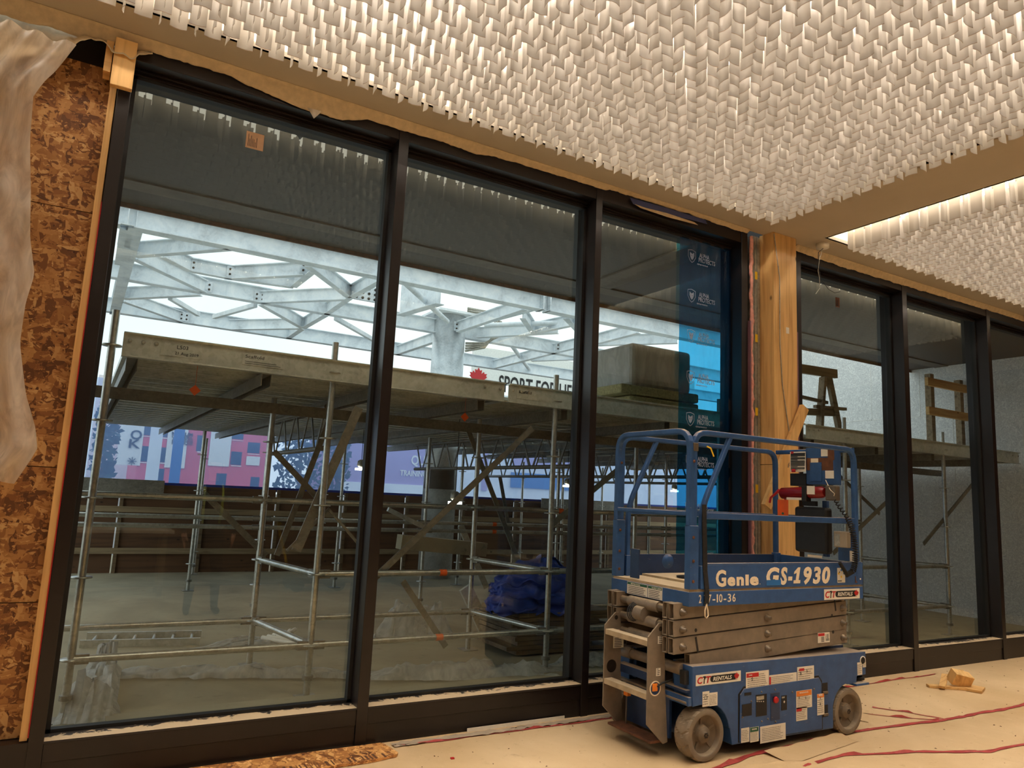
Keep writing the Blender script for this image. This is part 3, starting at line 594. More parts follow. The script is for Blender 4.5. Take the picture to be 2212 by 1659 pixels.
def rental(x0, z0, x1, z1, oy, lean=0):
    """white rental company decal on the near side"""
    w = x1-x0; h = z1-z0; y = YN+oy; d = MB().box((x0, y-.001, z0), (x1, y, z1)).build('rental_decal', 'white', L)
    text('lettering', 'C', 'red', d, (x0+.03*w, y-.002, z0+.2*h), FR, h*.85, w*.115, .0012, .2); text('lettering', 'T', 'red', d, (x0+.215*w, y-.002, z0+.2*h), FR, h*.85, w*.11, .0012, .2)
    MB().prism([(x0+w*a, z0+h*b) for a, b in ((.165, .15), (.185, .15), (.19, .5), (.215, .75), (.20, .85), (.145, .8), (.15, .72), (.175, .7))], 1, y-.0022, y-.001).build('figure_mark', 'ink', d)
    MB().prism([(x0+w*.36+h*.0+h*.3*math.cos(t), z0+h*.5+h*.3*math.sin(t)) for t in [math.pi/2+k*math.pi/8 for k in range(9)]]+[(x0+w*.88, z0+h*.2), (x0+w*.88, z0+h*.8)], 1, y-.0018, y-.001).build('black_pill', 'ink', d)
    text('lettering', 'RENTALS', 'white', d, (x0+.37*w, y-.0025, z0+.32*h), FR, h*.5, w*.42, .0006, .2)
    MB().prism([(x0+w*.9+h*.34*a, z0+h*.5+h*.38*b) for a, b in LEAF], 1, y-.003, y-.002).build('maple_leaf', 'red', d)
p = sx(125, 345, 0); q = sx(662, 155, 0); rental(p.x, p.z, q.x, q.z, -.001)
# --- wheels
def wheel(cx, y, side, name='wheel'):
    """side -1: face towards -Y"""
    r = .152; w = .115; t = MB(); ns = 96; pr = 8; v = []; f = []
    for k in range(ns):
        a = 2*math.pi*k/ns
        for j in range(pr+1):
            u = j/pr*2-1; g = ((k+abs(u)*5) % 8) < 1.4 and abs(u) > .12; rr = r-(.006 if g else 0)-(.008 if abs(u) > .95 else 0); v.append((cx+rr*math.cos(a), y+u*w/2, .152+rr*math.sin(a)))
    for k in range(ns):
        for j in range(pr): f.append((k*(pr+1)+j, k*(pr+1)+j+1, ((k+1) % ns)*(pr+1)+j+1, ((k+1) % ns)*(pr+1)+j))
    t.add(v, f); s = side; yo = y+s*w/2
    t.lathe([(s*w/2, r-.008), (s*(w/2+.002), r-.02), (s*(w/2+.003), .118), (s*w/2, .112), (s*(w/2-.03), .108)], (cx, y, .152), 1, 64); t.lathe([(-s*w/2, r-.008), (-s*w/2, .02)], (cx, y, .152), 1, 48)
    o = t.build(name, 'tyre', L)
    MB().lathe([(s*(w/2-.03), .11), (s*(w/2-.042), .085), (s*(w/2-.045), .055), (s*(w/2-.02), .048), (s*(w/2-.012), .044), (s*(w/2-.012), .022), (s*(w/2), .02), (s*(w/2), .001)], (cx, y, .152), 1, 48).build('rim', 'hub', o)
    for k in range(5): a = 2*math.pi*k/5+.4; MB().bar((cx+.05*math.cos(a), yo-s*.04, .152+.05*math.sin(a)), (cx+.108*math.cos(a), yo-s*.034, .152+.108*math.sin(a)), .012, .008, (0, 1, 0)).build('spoke', 'hub', o)
    m = MB()
    for k in range(6): a = 2*math.pi*k/6; m.lathe([(0, .001), (0, .006), (s*-.012, .006)], (cx+.012*math.cos(a), yo+s*.003, .152+.012*math.sin(a)), 1, 8)
    m.build('axle_nut', 'pin', o)
wheel(3.385, YN+.058, -1); wheel(4.722, YN+.058, -1); wheel(3.385, YF-.058, 1); wheel(4.722, YF-.058, 1)
# --- entry ladder and front end
def plate(y, holes):
    o = MB().prism([(3.07, .70), (3.155, .775), (3.185, .775), (3.20, .745), (3.21, .40), (3.235, .085), (3.20, .078), (3.07, .20)], 1, y-.005, y+.005).build('ladder_side', 'grey', L, .002)
    for x, z, r, mt in holes: MB().lathe([(-.0062, .001), (-.0062, r)], (x, y, z), 1, 24).build('hole', mt, o)
    return o
pn = plate(-.86, ((3.165, .742, .014, 'pin'), (3.13, .40, .036, 'blued'), (3.13, .40, .0, 'pin'))); pf = plate(-.44, ((3.16, .742, .014, 'pin'), (3.13, .44, .04, 'pin')))
MB().lathe([(-.0075, .036), (-.009, .04), (-.0065, .044)], (3.13, -.86, .40), 1, 28).build('hole_rim', 'cream', pn)
MB().box((3.105, -.872, .385), (3.145, -.866, .43)).build('yellow_plug', 'orangel', pn, .004); MB().tube([(3.14, -.87, .41), (3.17, -.88, .43), (3.23, -.88, .44), (3.27, -.86, .44)], .006, 8).build('black_hose', 'ink', pn)
def plab(y, x0, z0, x1, z1, par, hd=None):
    lb = MB().box((x0, y-.0068, z0), (x1, y-.0055, z1)).build('warning_label', 'white', par)
    if hd: MB().box((x0+.002, y-.0074, z1-.022), (x1-.002, y-.0068, z1-.002)).build('header', hd, lb)
    m = MB()
    for k in range(int((z1-z0)/.011)): m.box((x0+.008, y-.0074, z0+.006+k*.0105), (x1-random.uniform(.006, .02), y-.0068, z0+.010+k*.0105))
    m.build('small_print', 'ink', lb)
plab(-.86, 3.145, .655, 3.19, .70, pn); plab(-.86, 3.135, .47, 3.17, .515, pn); plab(-.44, 3.14, .55, 3.225, .665, pf, 'red')
for z in (.675, .37): MB().box((3.072, -.854, z-.034), (3.135, -.446, z)).build('tread', 'deckply', L, .003)
MB().box((3.11, -.855, .085), (3.225, -.445, .10)).build('bottom_tread', 'brown', L, .003)
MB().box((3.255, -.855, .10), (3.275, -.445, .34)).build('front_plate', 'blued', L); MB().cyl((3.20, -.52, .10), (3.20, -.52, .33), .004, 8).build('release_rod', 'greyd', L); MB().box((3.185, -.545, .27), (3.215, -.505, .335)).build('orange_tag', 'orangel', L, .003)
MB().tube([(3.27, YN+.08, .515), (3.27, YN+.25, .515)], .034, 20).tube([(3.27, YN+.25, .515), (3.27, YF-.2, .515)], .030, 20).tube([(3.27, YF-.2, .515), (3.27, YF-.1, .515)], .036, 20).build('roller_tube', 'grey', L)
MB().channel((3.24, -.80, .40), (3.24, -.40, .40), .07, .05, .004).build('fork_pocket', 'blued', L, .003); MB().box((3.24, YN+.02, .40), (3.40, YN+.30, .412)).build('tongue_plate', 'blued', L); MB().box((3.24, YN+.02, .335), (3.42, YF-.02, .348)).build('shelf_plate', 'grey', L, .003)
MB().box((3.24, YN+.03, .44), (3.275, YN+.075, .52)).build('limit_switch', 'blackp', L, .004); MB().lathe([(-.012, .001), (-.012, .013), (0, .013)], (3.235, YN+.2, .35), 0, 12).build('bolt_head', 'greyd', L)
# --- scissor stack
def arm(y, x0, z0, x1, z1, t=.046, h=.094):
    m = MB(); w = .005
    pr = [(-t/2, -h/2), (t/2, -h/2), (t/2, h/2), (-t/2, h/2)]; 
    for a, b, c, d in ((-t/2, -h/2, -t/2+w, h/2), (t/2-w, -h/2, t/2, h/2), (-t/2, -h/2, t/2, -h/2+w), (-t/2, h/2-w, t/2, h/2)):
        m.bar((x0, y, z0), (x1, y, z1), 1, 1, prof=[(a, b), (c, b), (c, d), (a, d)])
    return m.build('scissor_arm', 'grey', L, .002)
def pin(x, y, z, s=-1, par=None):
    MB().lathe([(0, .024), (s*.006, .024), (s*.008, .018), (s*.012, .018), (s*.014, .012), (s*.03, .012), (s*.03, .001)], (x, y, z), 1, 20).build('pivot_pin', 'greyd', par or L)
XL, XR = 3.165, 4.79
for k in range(4):
    zl = .858-.1*k; zr = .928-.1*k
    for y, s in ((-.955, 1), (-.365, 1)):
        if k < 3: arm(y, XL, zl, XR, zr)
        else: arm(y, 3.30, .56, XR, .637)
    if k < 3:
        for y in (-.90, -.42): arm(y, XL, zl+.0, XR, zl-.03, .04)
        for x, z in ((3.235, zl-.004), (3.975, (zl+zr)/2)): pin(x, -.979, z)
        MB().tube([(3.215, -.955, zl), (3.215, -.365, zl)], .024, 16).build('cross_tube', 'greyd', L)
        MB().tube([(3.215, -.80, zl), (3.215, -.52, zl)], .034, 16).build('cross_sleeve', 'grey', L)
    if k: pin(4.745, -.979, zr-.002)
    else: pin(4.745, -.979, zr-.03)
pin(3.975, -.979, .60)
for x, z in ((3.345, .745), (4.63, .78), (4.64, .67)): MB().lathe([(-.0006, .001), (-.0006, .011)], (x, -.979, z), 1, 16).build('oil_hole', 'ink', L)
for x0, z0, x1, z1 in ((3.345, .705, 3.365, .615), (4.66, .895, 4.672, .81)): MB().bar((x0, -.9797, z0), (x1, -.9797, z1), .0008, .014, (1, 0, 0)).build('cable_tie', 'ink', L)
lb = MB().box((4.475, -.981, .605), (4.60, -.980, .672)).build('warning_label', 'white', L); MB().box((4.478, -.982, .65), (4.545, -.981, .668)).build('header', 'red', lb); m = MB()
for k in range(4): m.box((4.51, -.982, .612+k*.009), (4.54, -.981, .616+k*.009))
for k in range(5): m.box((4.56+k*.007, -.982, .615), (4.563+k*.007, -.981, .615+random.uniform(.01, .05)))
m.build('small_print', 'ink', lb)
MB().tube([(3.19, -.70, .80), (3.19, -.62, .80)], .045, 20).build('hose_reel', 'grey', L); m = MB()
for k in range(3): m.lathe([(0, .05+.004*k), (.006, .053+.004*k), (.012, .05+.004*k)], (3.19, -.62+.012*k, .80), 1, 28)
m.build('coiled_hose', 'ink', L)
# --- platform
P0, P1 = 3.235, 4.912
pl = MB().box((P0, YN, .892), (P1, YF, .978)).build('platform_base', 'blue', L, .004); MB().box((P0+.01, YN+.01, .978), (P1-.01, YF-.01, .992)).build('platform_floor', 'deckply', L)
MB().box((3.48, YN+.14, .992), (P1-.02, YF-.03, 1.006)).build('extension_deck', 'deckply', L)
tb = MB().box((3.347, YN, .99), (P1, YN+.02, 1.137)).box((3.347, YN, 1.137), (P1, YN+.035, 1.145)).build('near_toe_board', 'blue', L, .002)
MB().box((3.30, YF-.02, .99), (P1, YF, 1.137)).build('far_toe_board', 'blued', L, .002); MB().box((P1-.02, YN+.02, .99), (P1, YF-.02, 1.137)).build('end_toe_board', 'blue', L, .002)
def pc(x, y, oy=-.001): return on(1280+x*.28029, 900+y*.28029, 1, YN+oy)
# big lettering on the toe board
p = pc(948, 1300); q = pc(1285, 1190)
for ch_, x0, x1, sz, mode in (('G', 950, 1035, .128, 1), ('e', 1040, 1105, .095, 0), ('n', 1110, 1170, .095, 0), ('ı', 1178, 1205, .095, 0), ('e', 1212, 1285, .095, 0)):
    a = pc(x0, 1302); b = pc(x1, 1302); text('lettering', ch_ if ch_ != 'ı' else 'I', 'cream', tb, (a.x, YN-.0012, 1.009 if mode else 1.012), FR, sz*1.05 if ch_ != 'ı' else .085, (b.x-a.x)*.93, .0045)
a = pc(1288, 1295); text('lettering', 'o', 'cream', tb, (a.x, YN-.0012, 1.012), FR, .014, .006)
for ch_, x0, x1 in (('G', 1340, 1440), ('S', 1447, 1502), ('-', 1507, 1540), ('1', 1548, 1612), ('9', 1628, 1690), ('3', 1698, 1760), ('0', 1770, 1832)):
    a = pc(x0, 1300); b = pc(x1, 1300); w = b.x-a.x
    if ch_ == '1': MB().prism([(a.x+w*u, 1.012+.103*v+0) for u, v in ((0, 0), (.80, 0), (.83, .2), (.62, .2), (.86, 1), (.6, 1), (.12, .72), (.08, .58), (.42, .66), (.28, .2), (.03, .2))], 1, YN-.002, YN-.0005).build('lettering', 'cream', tb)
    else: text('lettering', ch_, 'cream', tb, (a.x, YN-.0012, 1.012), FR, .145, w, .006, .16)
MB().box((pc(1340, 1300).x, YN-.004, 1.004), (pc(1450, 1300).x, YN-.0032, 1.038)).build('blue_tape', 'bluei', tb)
p = pc(1888, 1280); q = pc(1945, 1165); d = MB().box((p.x, YN-.001, p.z), (q.x, YN, q.z)).build('control_decal', 'white', tb)
for u, v, mt in ((.5, .85, 'bluei'), (.85, .62, 'bluei'), (.18, .62, 'yellow'), (.5, .4, 'yellow')): MB().lathe([(0, .0005), (0, .0085)], (p.x+(q.x-p.x)*u, YN-.0016, p.z+(q.z-p.z)*v), 1, 8).build('colour_dot', mt, d)
MB().box((p.x+.018, YN-.0018, p.z+.068), (p.x+.028, YN-.0012, p.z+.075)).build('ink_mark', 'ink', d); text('lettering', 'FUNCTION', 'ink', d, (p.x+.004, YN-.0018, p.z+.008), FR, .010, .04)
MB().lathe([(-.006, .001), (-.006, .006), (0, .006)], (4.875, YN, 1.03), 1, 10).build('bracket_bolt', 'cream', tb); MB().box((4.825, YN-.003, 1.005), (4.875, YN, 1.014)).box((4.822, YN-.003, 1.005), (4.828, YN, 1.05)).build('bracket_edge', 'brown', tb)
# stencilled fleet number and decal on the base rail
a = pc(820, 1425); z0 = .913
for s_, x0, x1 in (('2', 820, 838), ('7', 858, 880), ('7', 890, 915), ('-', 925, 945), ('1', 957, 966), ('0', 975, 1000), ('-', 1010, 1030), ('3', 1042, 1067), ('6', 1078, 1102)):
    u = pc(x0, 1420).x; w = pc(x1, 1420).x-u; text('stencil_digit', s_, 'cream', pl, (u, YN-.0012, z0), FR, .068, w, .0005, 0)
p = pc(1785, 1410); q = pc(2057, 1330); rental(p.x, .897, q.x, .967, -.001)
# labels on the entry edge (facing -X)
for y0, y1 in ((-.46, -.66), (-.665, -.80)):
    d = MB().box((P0-.0015, y0, .897), (P0, y1, .974)).build('instruction_label', 'white', pl); MB().box((P0-.0022, y0-.003, .956), (P0-.0015, y1+.003, .972)).build('header', 'green', d)
    text('lettering', 'INSTRUCTIONS' if y0 > -.5 else 'LOAD LIMIT', 'white', d, (P0-.003, y0-.04, .959), FL, .012, .09); m = MB()
    for k in range(5): m.box((P0-.0022, y0-.012, .902+k*.0105), (P0-.0015, y1+random.uniform(.01, .04), .905+k*.0105))
    m.build('small_print', 'ink', d)
# guardrails
def rp(pts, r=.06, n=5):
    """polyline with rounded corners"""
    out = [Vector(pts[0])]
    for i in range(1, len(pts)-1):
        a, b, c = Vector(pts[i-1]), Vector(pts[i]), Vector(pts[i+1]); u = (a-b).normalized(); v = (c-b).normalized(); rr = min(r, (a-b).length*.45, (c-b).length*.45)
        for k in range(n+1): t = k/n; out.append((b+u*rr)*(1-t)**2+b*2*t*(1-t)+(b+v*rr)*t*t)
    return out+[Vector(pts[-1])]
def rail(pts, name='rail', r=.06, w=.0175, mat='blue'): return MB().tube(rp(pts, r), w, sq=True).build(name, mat, L, .003)
for y, nm in ((YN+.02, 'near_guardrail'), (YF-.02, 'far_guardrail')):
    rail([(3.285, y, 1.0), (3.285, y, 1.945), (4.865, y, 1.945), (4.865, y, .99)], nm, .10, .018)
    rail([(3.60, y, 1.935), (3.352, y, 1.47), (3.352, y, 1.0)], 'brace_rail', .10, .0155); MB().box((3.352, y-.012, 1.412), (4.85, y+.012, 1.452)).build('mid_rail', 'blue', L, .004)
    MB().box((3.238, y-.024, .992), (3.31, y+.024, 1.37)).build('post_sleeve', 'blue', L, .004); MB().box((4.84, y-.024, .992), (4.895, y+.024, 1.15)).build('post_sleeve', 'blue', L, .004); MB().box((3.33, y-.022, .992), (3.375, y+.022, 1.13)).build('post_socket', 'blue', L, .003)
rail([(3.255, YN+.02, 1.37), (3.255, YN+.02, 1.95), (3.255, YF-.02, 1.95), (3.255, YF-.02, 1.37)], 'entry_hoop', .11, .019)
rail([(3.255, YN+.03, 1.44), (3.255, YF-.03, 1.44)], 'entry_mid_rail', .02, .014); rail([(4.875, YN+.03, 1.945), (4.875, YF-.03, 1.945)], 'end_top_rail', .02, .017)
rail([(4.875, YN+.03, 1.44), (4.875, YF-.03, 1.44)], 'end_mid_rail', .02, .014)
for z in (1.76, 1.30, 1.16, 1.04):
    for y in (YN, YF-.04): MB().lathe([(-.004, .001), (-.004, .009), (0, .010)], (3.265, y-.004, z), 1, 12).build('rail_bolt', 'brown', L)
MB().box((3.262, YN-.006, 1.825), (3.30, YN+.01, 1.875)).build('hinge_clip', 'greyd', L, .003)
MB().box((3.245, -.56, 1.0), (3.255, -.47, 1.19)).build('gate_latch_plate', 'blued', L, .004)
m = MB().lathe([(0, .001), (0, .05), (.006, .05), (.006, .001)], (3.60, -.45, 1.10), 1, 26); m.build('cord_reel_disc', 'blue', L); MB().lathe([(0, .001), (0, .07), (.012, .075), (.02, .02), (.05, .018), (.05, .001)], (3.62, -.62, 1.006), 2, 26).build('cord_reel_base', 'blackp', L)
# black lanyard strap hanging from the guardrail, with snap hook
st = MB(); pts = [(3.352, YN-.004, 1.50), (3.35, YN-.008, 1.40), (3.357, YN-.006, 1.25), (3.362, YN-.006, 1.1), (3.372, YN-.012, .99), (3.37, YN-.012, .905)]
for a, b in zip(pts, pts[1:]): st.bar(a, b, .006, .034, (1, 0, 0))
st.build('lanyard_strap', 'strap', L); MB().tube([(3.37, YN-.012, .91), (3.356, YN-.012, .87), (3.357, YN-.012, .835), (3.37, YN-.012, .826), (3.383, YN-.012, .838), (3.38, YN-.012, .87), (3.368, YN-.012, .91)], .004, 8).build('snap_hook', 'cream', L)
MB().tube([(3.375, YN+.0, 1.86), (3.40, YN-.008, 1.85), (3.425, YN-.01, 1.80)], .005, 6).build('yellow_tie', 'yellow', L)
# controls and fittings on the right end rail, plane x = 4.84
XE = 4.84
def e(x, y, dx=0): return on(1650+x/5.925, 950+y/5.925, 0, XE-dx)
def ebox(a, b, c, d, dx, th, mat, name, par=L, bev=.003):
    p = e(a, b, dx); q = e(c, d, dx); return MB().box((XE-dx, p.y, p.z), (XE-dx+th, q.y, q.z)).build(name, mat, par, bev)
cb = ebox(535, 105, 905, 575, .05, .08, 'blue', 'control_box'); ebox(545, 235, 885, 390, .053, .003, 'brown', 'rust_patch', cb, 0); ebox(590, 290, 740, 530, .056, .003, 'blue', 'paint_patch', cb, 0)
ebox(815, 120, 900, 260, .052, .003, 'brown', 'rust_edge', cb, 0); ebox(600, 240, 695, 290, .057, .002, 'cream', 'small_label', cb, 0); ebox(730, 120, 815, 210, .055, .003, 'white', 'data_label', cb, 0); ebox(785, 395, 895, 495, .055, .003, 'white', 'data_label', cb, 0)
mb_ = ebox(335, 430, 535, 590, .06, .09, 'ink', 'side_pouch'); d = ebox(335, 155, 535, 410, .075, .004, 'white', 'notice_card', L, 0); m = MB()
for k in range(16):
    p = e(345, 172+k*14, .077); q = e(random.choice((430, 520, 525)), 178+k*14, .077); m.box((XE-.0775, p.y, p.z), (XE-.075, q.y, q.z))
m.build('small_print', 'ink', d); ebox(345, 150, 378, 180, .079, .003, 'red', 'red_pin', d, 0); ebox(350, 372, 402, 415, .079, .01, 'red', 'red_button', d, .004)
p = e(220, 685, .09); q = e(785, 670, .09); ex = MB().tube([p, p+(q-p)*.04, q-(q-p)*.06, q], [.026, .043, .043, .03], 24).build('extinguisher_cylinder', 'dred', L)
ebox(480, 590, 540, 790, .14, .06, 'ink', 'clamp_band', ex, .004); ebox(550, 590, 650, 700, .136, .004, 'white', 'extinguisher_label', ex, 0); ebox(290, 735, 480, 772, .135, .004, 'white', 'extinguisher_label', ex, 0)
MB().tube([p, e(190, 650, .09), e(150, 690, .09), e(90, 740, .09), e(75, 805, .09)], [.012, .014, .011, .009, .009], 8).tube([e(190, 670, .10), e(230, 720, .10), e(290, 780, .10)], .006, 8).build('extinguisher_handle', 'red', ex)
ebox(175, 765, 312, 985, .115, .002, 'orange', 'orange_tag', ex, 0); c = e(243, 942, .117); MB().add([(c.x, c.y+a, c.z+b) for a, b in ((-.014, 0), (0, .011), (.014, 0), (0, -.011))], [(0, 1, 2, 3)]).build('green_mark', 'green', ex)
ebox(780, 585, 925, 780, .10, .05, 'greyd', 'bracket_plate', L, .008); MB().tube([e(790, 515, .06), e(850, 640, .11), e(905, 690, .11), e(895, 720, .11)], .0025, 6).build('thin_wire', 'cream', L)
ebox(385, 850, 815, 1470, .08, .07, 'blackp', 'manual_box', L, .02); ebox(560, 1465, 745, 1515, .07, .003, 'cream', 'base_label', L, 0); ebox(490, 780, 660, 850, .07, .03, 'ink', 'box_strap', L)
ob = ebox(890, 1165, 1060, 1385, .13, .05, 'stone2', 'outlet_box', L, .006); ebox(905, 1200, 975, 1360, .133, .004, 'stud', 'outlet_cover', ob, .003); ebox(945, 1190, 1130, 1560, .06, .04, 'blue', 'outlet_bracket', L); ebox(1098, 1420, 1150, 1560, .063, .003, 'white', 'small_label', L, 0)
ebox(745, 780, 815, 1500, .02, .03, 'blue', 'support_post', L)
cable = []; ctrl = [e(a, b, .12) for a, b in ((920, 775), (960, 850), (1020, 930), (1075, 1000), (1120, 1110), (1150, 1230), (1165, 1350), (1170, 1480), (1165, 1590), (1140, 1680))]
for i in range(len(ctrl)-1):
    a, b = ctrl[i], ctrl[i+1]; turns = 2 if i < 3 else 4; ax = (b-a).normalized(); s1 = ax.orthogonal().normalized(); s2 = ax.cross(s1); rr = .012 if i < 3 else .017
    for k in range(turns*10): t = k/(turns*10); an = 2*math.pi*k/10; cable.append(a+(b-a)*t+s1*rr*math.cos(an)+s2*rr*math.sin(an))
MB().tube(cable, .0045, 5).build('coiled_control_cable', 'strap', L); MB().tube([ctrl[-1], pc(1960, 1195, -.03)+Vector((0, 0, -.02)), pc(1905, 1125, -.03)], [.018, .02, .012], 10).build('cable_plug', 'strap', L)

# ================================================================== OUTSIDE
struct(MB().box((-30, .02, -.15), (60, 12, 0)), 'ground', 'conc'); struct(MB().box((-30, 12, -.15), (90, 110, -.02)), 'street', 'asph')
# canopy over the glass wall, with two pale bands on its underside
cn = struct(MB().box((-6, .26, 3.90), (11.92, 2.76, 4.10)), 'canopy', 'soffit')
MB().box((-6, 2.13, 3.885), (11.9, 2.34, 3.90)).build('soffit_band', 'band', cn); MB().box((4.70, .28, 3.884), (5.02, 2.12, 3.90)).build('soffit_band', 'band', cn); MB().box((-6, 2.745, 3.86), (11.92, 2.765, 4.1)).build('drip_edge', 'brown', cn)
# stone-clad wing to the right
XW = 11.92
sw = struct(MB().box((XW, .26, 0), (XW+.4, 6.2, 7)), 'wall_stone', 'stone'); jm = MB()
for z in (.62, 1.45, 3.10, 4.75): jm.box((XW-.003, .26, z), (XW, 6.2, z+.012))
for y, z0, z1 in ((2.62, 3.1, 4.75), (3.49, 3.1, 4.75), (4.6, 3.1, 4.75), (1.5, 3.1, 4.75), (1.1, 1.45, 3.1), (2.1, 1.45, 3.1), (3.1, 1.45, 3.1), (4.1, 1.45, 3.1), (5.1, 1.45, 3.1), (1.6, .62, 1.45), (3.4, .62, 1.45), (2.6, 0, .62)): jm.box((XW-.003, y, z0), (XW, y+.01, z1))
jm.build('stone_joints', 'joint', sw)

# ------------------------------------------------------------------ galvanised steel canopy frame
ZB = 4.4
st = thing('steel_canopy_frame', (6, 7.5, ZB), 'galvanised steel lattice of beams carried high over the scaffold by a round column', 'steel frame')
def n4(x, y): return on(200+x*.31646, 380+y*.31646, 2, ZB)
def n5(x, y): return on(800+x*.31646, 480+y*.31646, 2, ZB)
def beam(p, q, h=.30, w=.15, nm='steel_beam', pad=0):
    d = (q-p).normalized()*pad; return MB().ibeam(p-d, q+d, w, h).build(nm, 'galvb', st)
A0, A1 = Vector((-1.2, 5.12, ZB)), Vector((11.9, 5.22, ZB)); beam(A0, Vector((6.05, 5.17, ZB)), .26, .18, 'main_beam'); beam(Vector((6.10, 5.17, ZB)), A1, .26, .18, 'main_beam')
B0, B1 = Vector((-1.5, 7.72, ZB)), Vector((5.45, 7.86, ZB)); beam(B0, B1, .26, .16, 'main_beam'); beam(Vector((6.05, 7.9, ZB)), Vector((16, 8.1, ZB)), .26, .16, 'main_beam')
beam(Vector((-2, 10.35, ZB)), Vector((18, 10.6, ZB)), .26, .16, 'main_beam')
beam(n4(291, 376), n4(150, 942), .30, .16, 'cross_beam', .1); beam(n4(235, 350), n4(190, 600), .3, .14, 'cross_beam', .1)
for a, b in (((290, 555), (935, 505)), ((290, 575), (760, 797)), ((1150, 870), (1740, 848)), ((1470, 622), (1752, 835)), ((1760, 835), (1968, 722)), ((1752, 840), (1595, 948)), ((210, 843), (735, 818)), ((210, 862), (610, 1002)), ((935, 1052), (1430, 1045)), ((1150, 885), (1430, 1042)), ((1440, 1042), (1590, 955)), ((1430, 1048), (1335, 1112)), ((480, 560), (665, 655)), ((670, 655), (950, 707)), ((955, 707), (1450, 682)), ((1500, 660), (1370, 762)), ((1370, 765), (900, 700))):
    beam(n4(*a), n4(*b), .20, .10)
for a, b in (((600, 752), (1050, 602)), ((1290, 888), (1540, 830)), ((1280, 890), (840, 1002)), ((180, 908), (465, 812)), ((1555, 832), (1830, 760)), ((1555, 845), (2095, 828)), ((1575, 962), (1712, 972)), ((1570, 1012), (1720, 1030)), ((730, 790), (1280, 760)), ((1030, 780), (1420, 700)), ((1100, 950), (1420, 940)), ((1040, 660), (1110, 760)), ((1335, 660), (1410, 740))):
    beam(n5(*a), n5(*b), .20, .10)
for a, b in (((530, 832), (722, 946)), ((830, 962), (1112, 882)), ((1660, 972), (1940, 1132))):
    p, q = n4(*a), n4(*b); MB().bar(p, q, .07, .07).build('tie_rod', 'galvb', st)
for a, b in (((205, 442), (522, 722)), ((790, 722), (1175, 622)), ((780, 748), (1415, 728)), ((940, 850), (1085, 1040))):
    p, q = n5(*a), n5(*b); MB().tube([p+Vector((0, 0, .12)), q+Vector((0, 0, .12))], .045, 10).build('tie_tube', 'galvb', st)
p, q = n5(200, 640), n5(475, 560); MB().ibeam(p, q, .16, .62).build('deep_plate_beam', 'galvb', st)
def plate_at(x, y, cvt=n4, w=.02, h=.2):
    c = cvt(x, y); o = MB().box((c.x-.09, c.y-.012, c.z+.02), (c.x+.09, c.y+.012, c.z+.19)).build('end_plate', 'galv', st); m = MB()
    for u in (-.045, .045):
        for v in (.065, .14): m.lathe([(-.024, .001), (-.024, .016), (-.012, .016)], (c.x+u, c.y-.0, c.z+v), 1, 8)
    m.build('bolt', 'pin', o)
for q in ((300, 560), (770, 800), (1135, 868), (1745, 835), (620, 1000), (925, 1052), (1430, 1040), (215, 850), (660, 655), (955, 705), (1455, 680)): plate_at(*q)
for q in ((1290, 888), (470, 765), (600, 752)): plate_at(*q, n5)
c = n4(1905, 870); o = MB().box((c.x-.32, c.y-.02, c.z+.02), (c.x+.32, c.y+.02, c.z+.26)).build('splice_plate', 'galv', st); m = MB()
for i in range(6):
    for j in range(3): m.lathe([(-.03, .001), (-.03, .022), (-.02, .022)], (c.x-.26+.1*i, c.y, c.z+.06+.08*j), 1, 8)
m.build('bolt', 'pin', o)
for x in (6.0, 6.13): MB().box((x-.012, 5.06, ZB), (x+.012, 5.28, ZB+.36)).build('stiffener', 'galv', st)
# round column
CC = on(975, 722, 2, ZB); cx, cy = CC.x, CC.y+.1
col = MB().lathe([(0, .001), (0, .30), (4.75, .30), (4.75, .001)], (cx, cy, 0), 2, 40).build('round_column', 'galv', st)
m = MB()
for k in range(4): m.tube([(cx+.30, cy-.1, 4.95-.04*k), (cx+.75+.06*k, cy-.3, 4.9-.05*k), (cx+.85+.07*k, cy-.3, 4.55), (cx+.6, cy-.3, 4.2+.03*k), (cx+.29, cy-.12, 4.12+.05*k)], .022, 8)
m.build('cable_loops', 'stud', col); MB().box((cx-.4, cy-.4, 4.75), (cx+.4, cy+.4, 4.79)).build('cap_plate', 'galvb', col)
MB().lathe([(0, .27), (.02, .275), (.35, .27), (.37, .255)], (cx-.05, cy-.08, 1.55), 2, 30).build('column_collar', 'band', col)

# ------------------------------------------------------------------ scaffold
BAY = [-.46, 1.61, 3.66, 5.72, 7.78, 9.84]
ros = MB().lathe([(-.005, .024), (-.005, .062), (.005, .062), (.005, .024)], (0, 0, 0), 2, 16).build('rosette', 'scaf', None).data
for o in [q for q in bpy.data.objects if q.name.startswith('rosette')]: bpy.data.objects.remove(o)
ordn = ['first', 'second', 'third', 'fourth', 'fifth', 'sixth', 'seventh', 'eighth']
def standard(x, y, z1, lab, base=False, z0=.0):
    t = thing('scaffold_standard', (x, y, 0), lab, 'scaffold pole', 'scaffold standards'); MB().cyl((x, y, z0+.004), (x, y, z1), .0245, 12).build('tube', 'scaf', t); z = .36
    while z < z1-.1:
        r = bpy.data.objects.new('rosette', ros); C.objects.link(r); r.parent = t; r.location = (0, 0, z); z += .5
    MB().box((x-.075, y-.075, 0), (x+.075, y+.075, .006)).build('base_plate', 'scafd', t); MB().cyl((x, y, .12), (x, y, .15), .04, 10).build('jack_nut', 'scafd', t); return t
rows = [(1.12, 'nearest the glass', 2.6), (2.22, 'in the second row', 2.25), (4.5, 'in the third row', 2.2), (6.8, 'in the fourth row', 2.2), (8.7, 'in the far row by the blue netting', 2.2)]
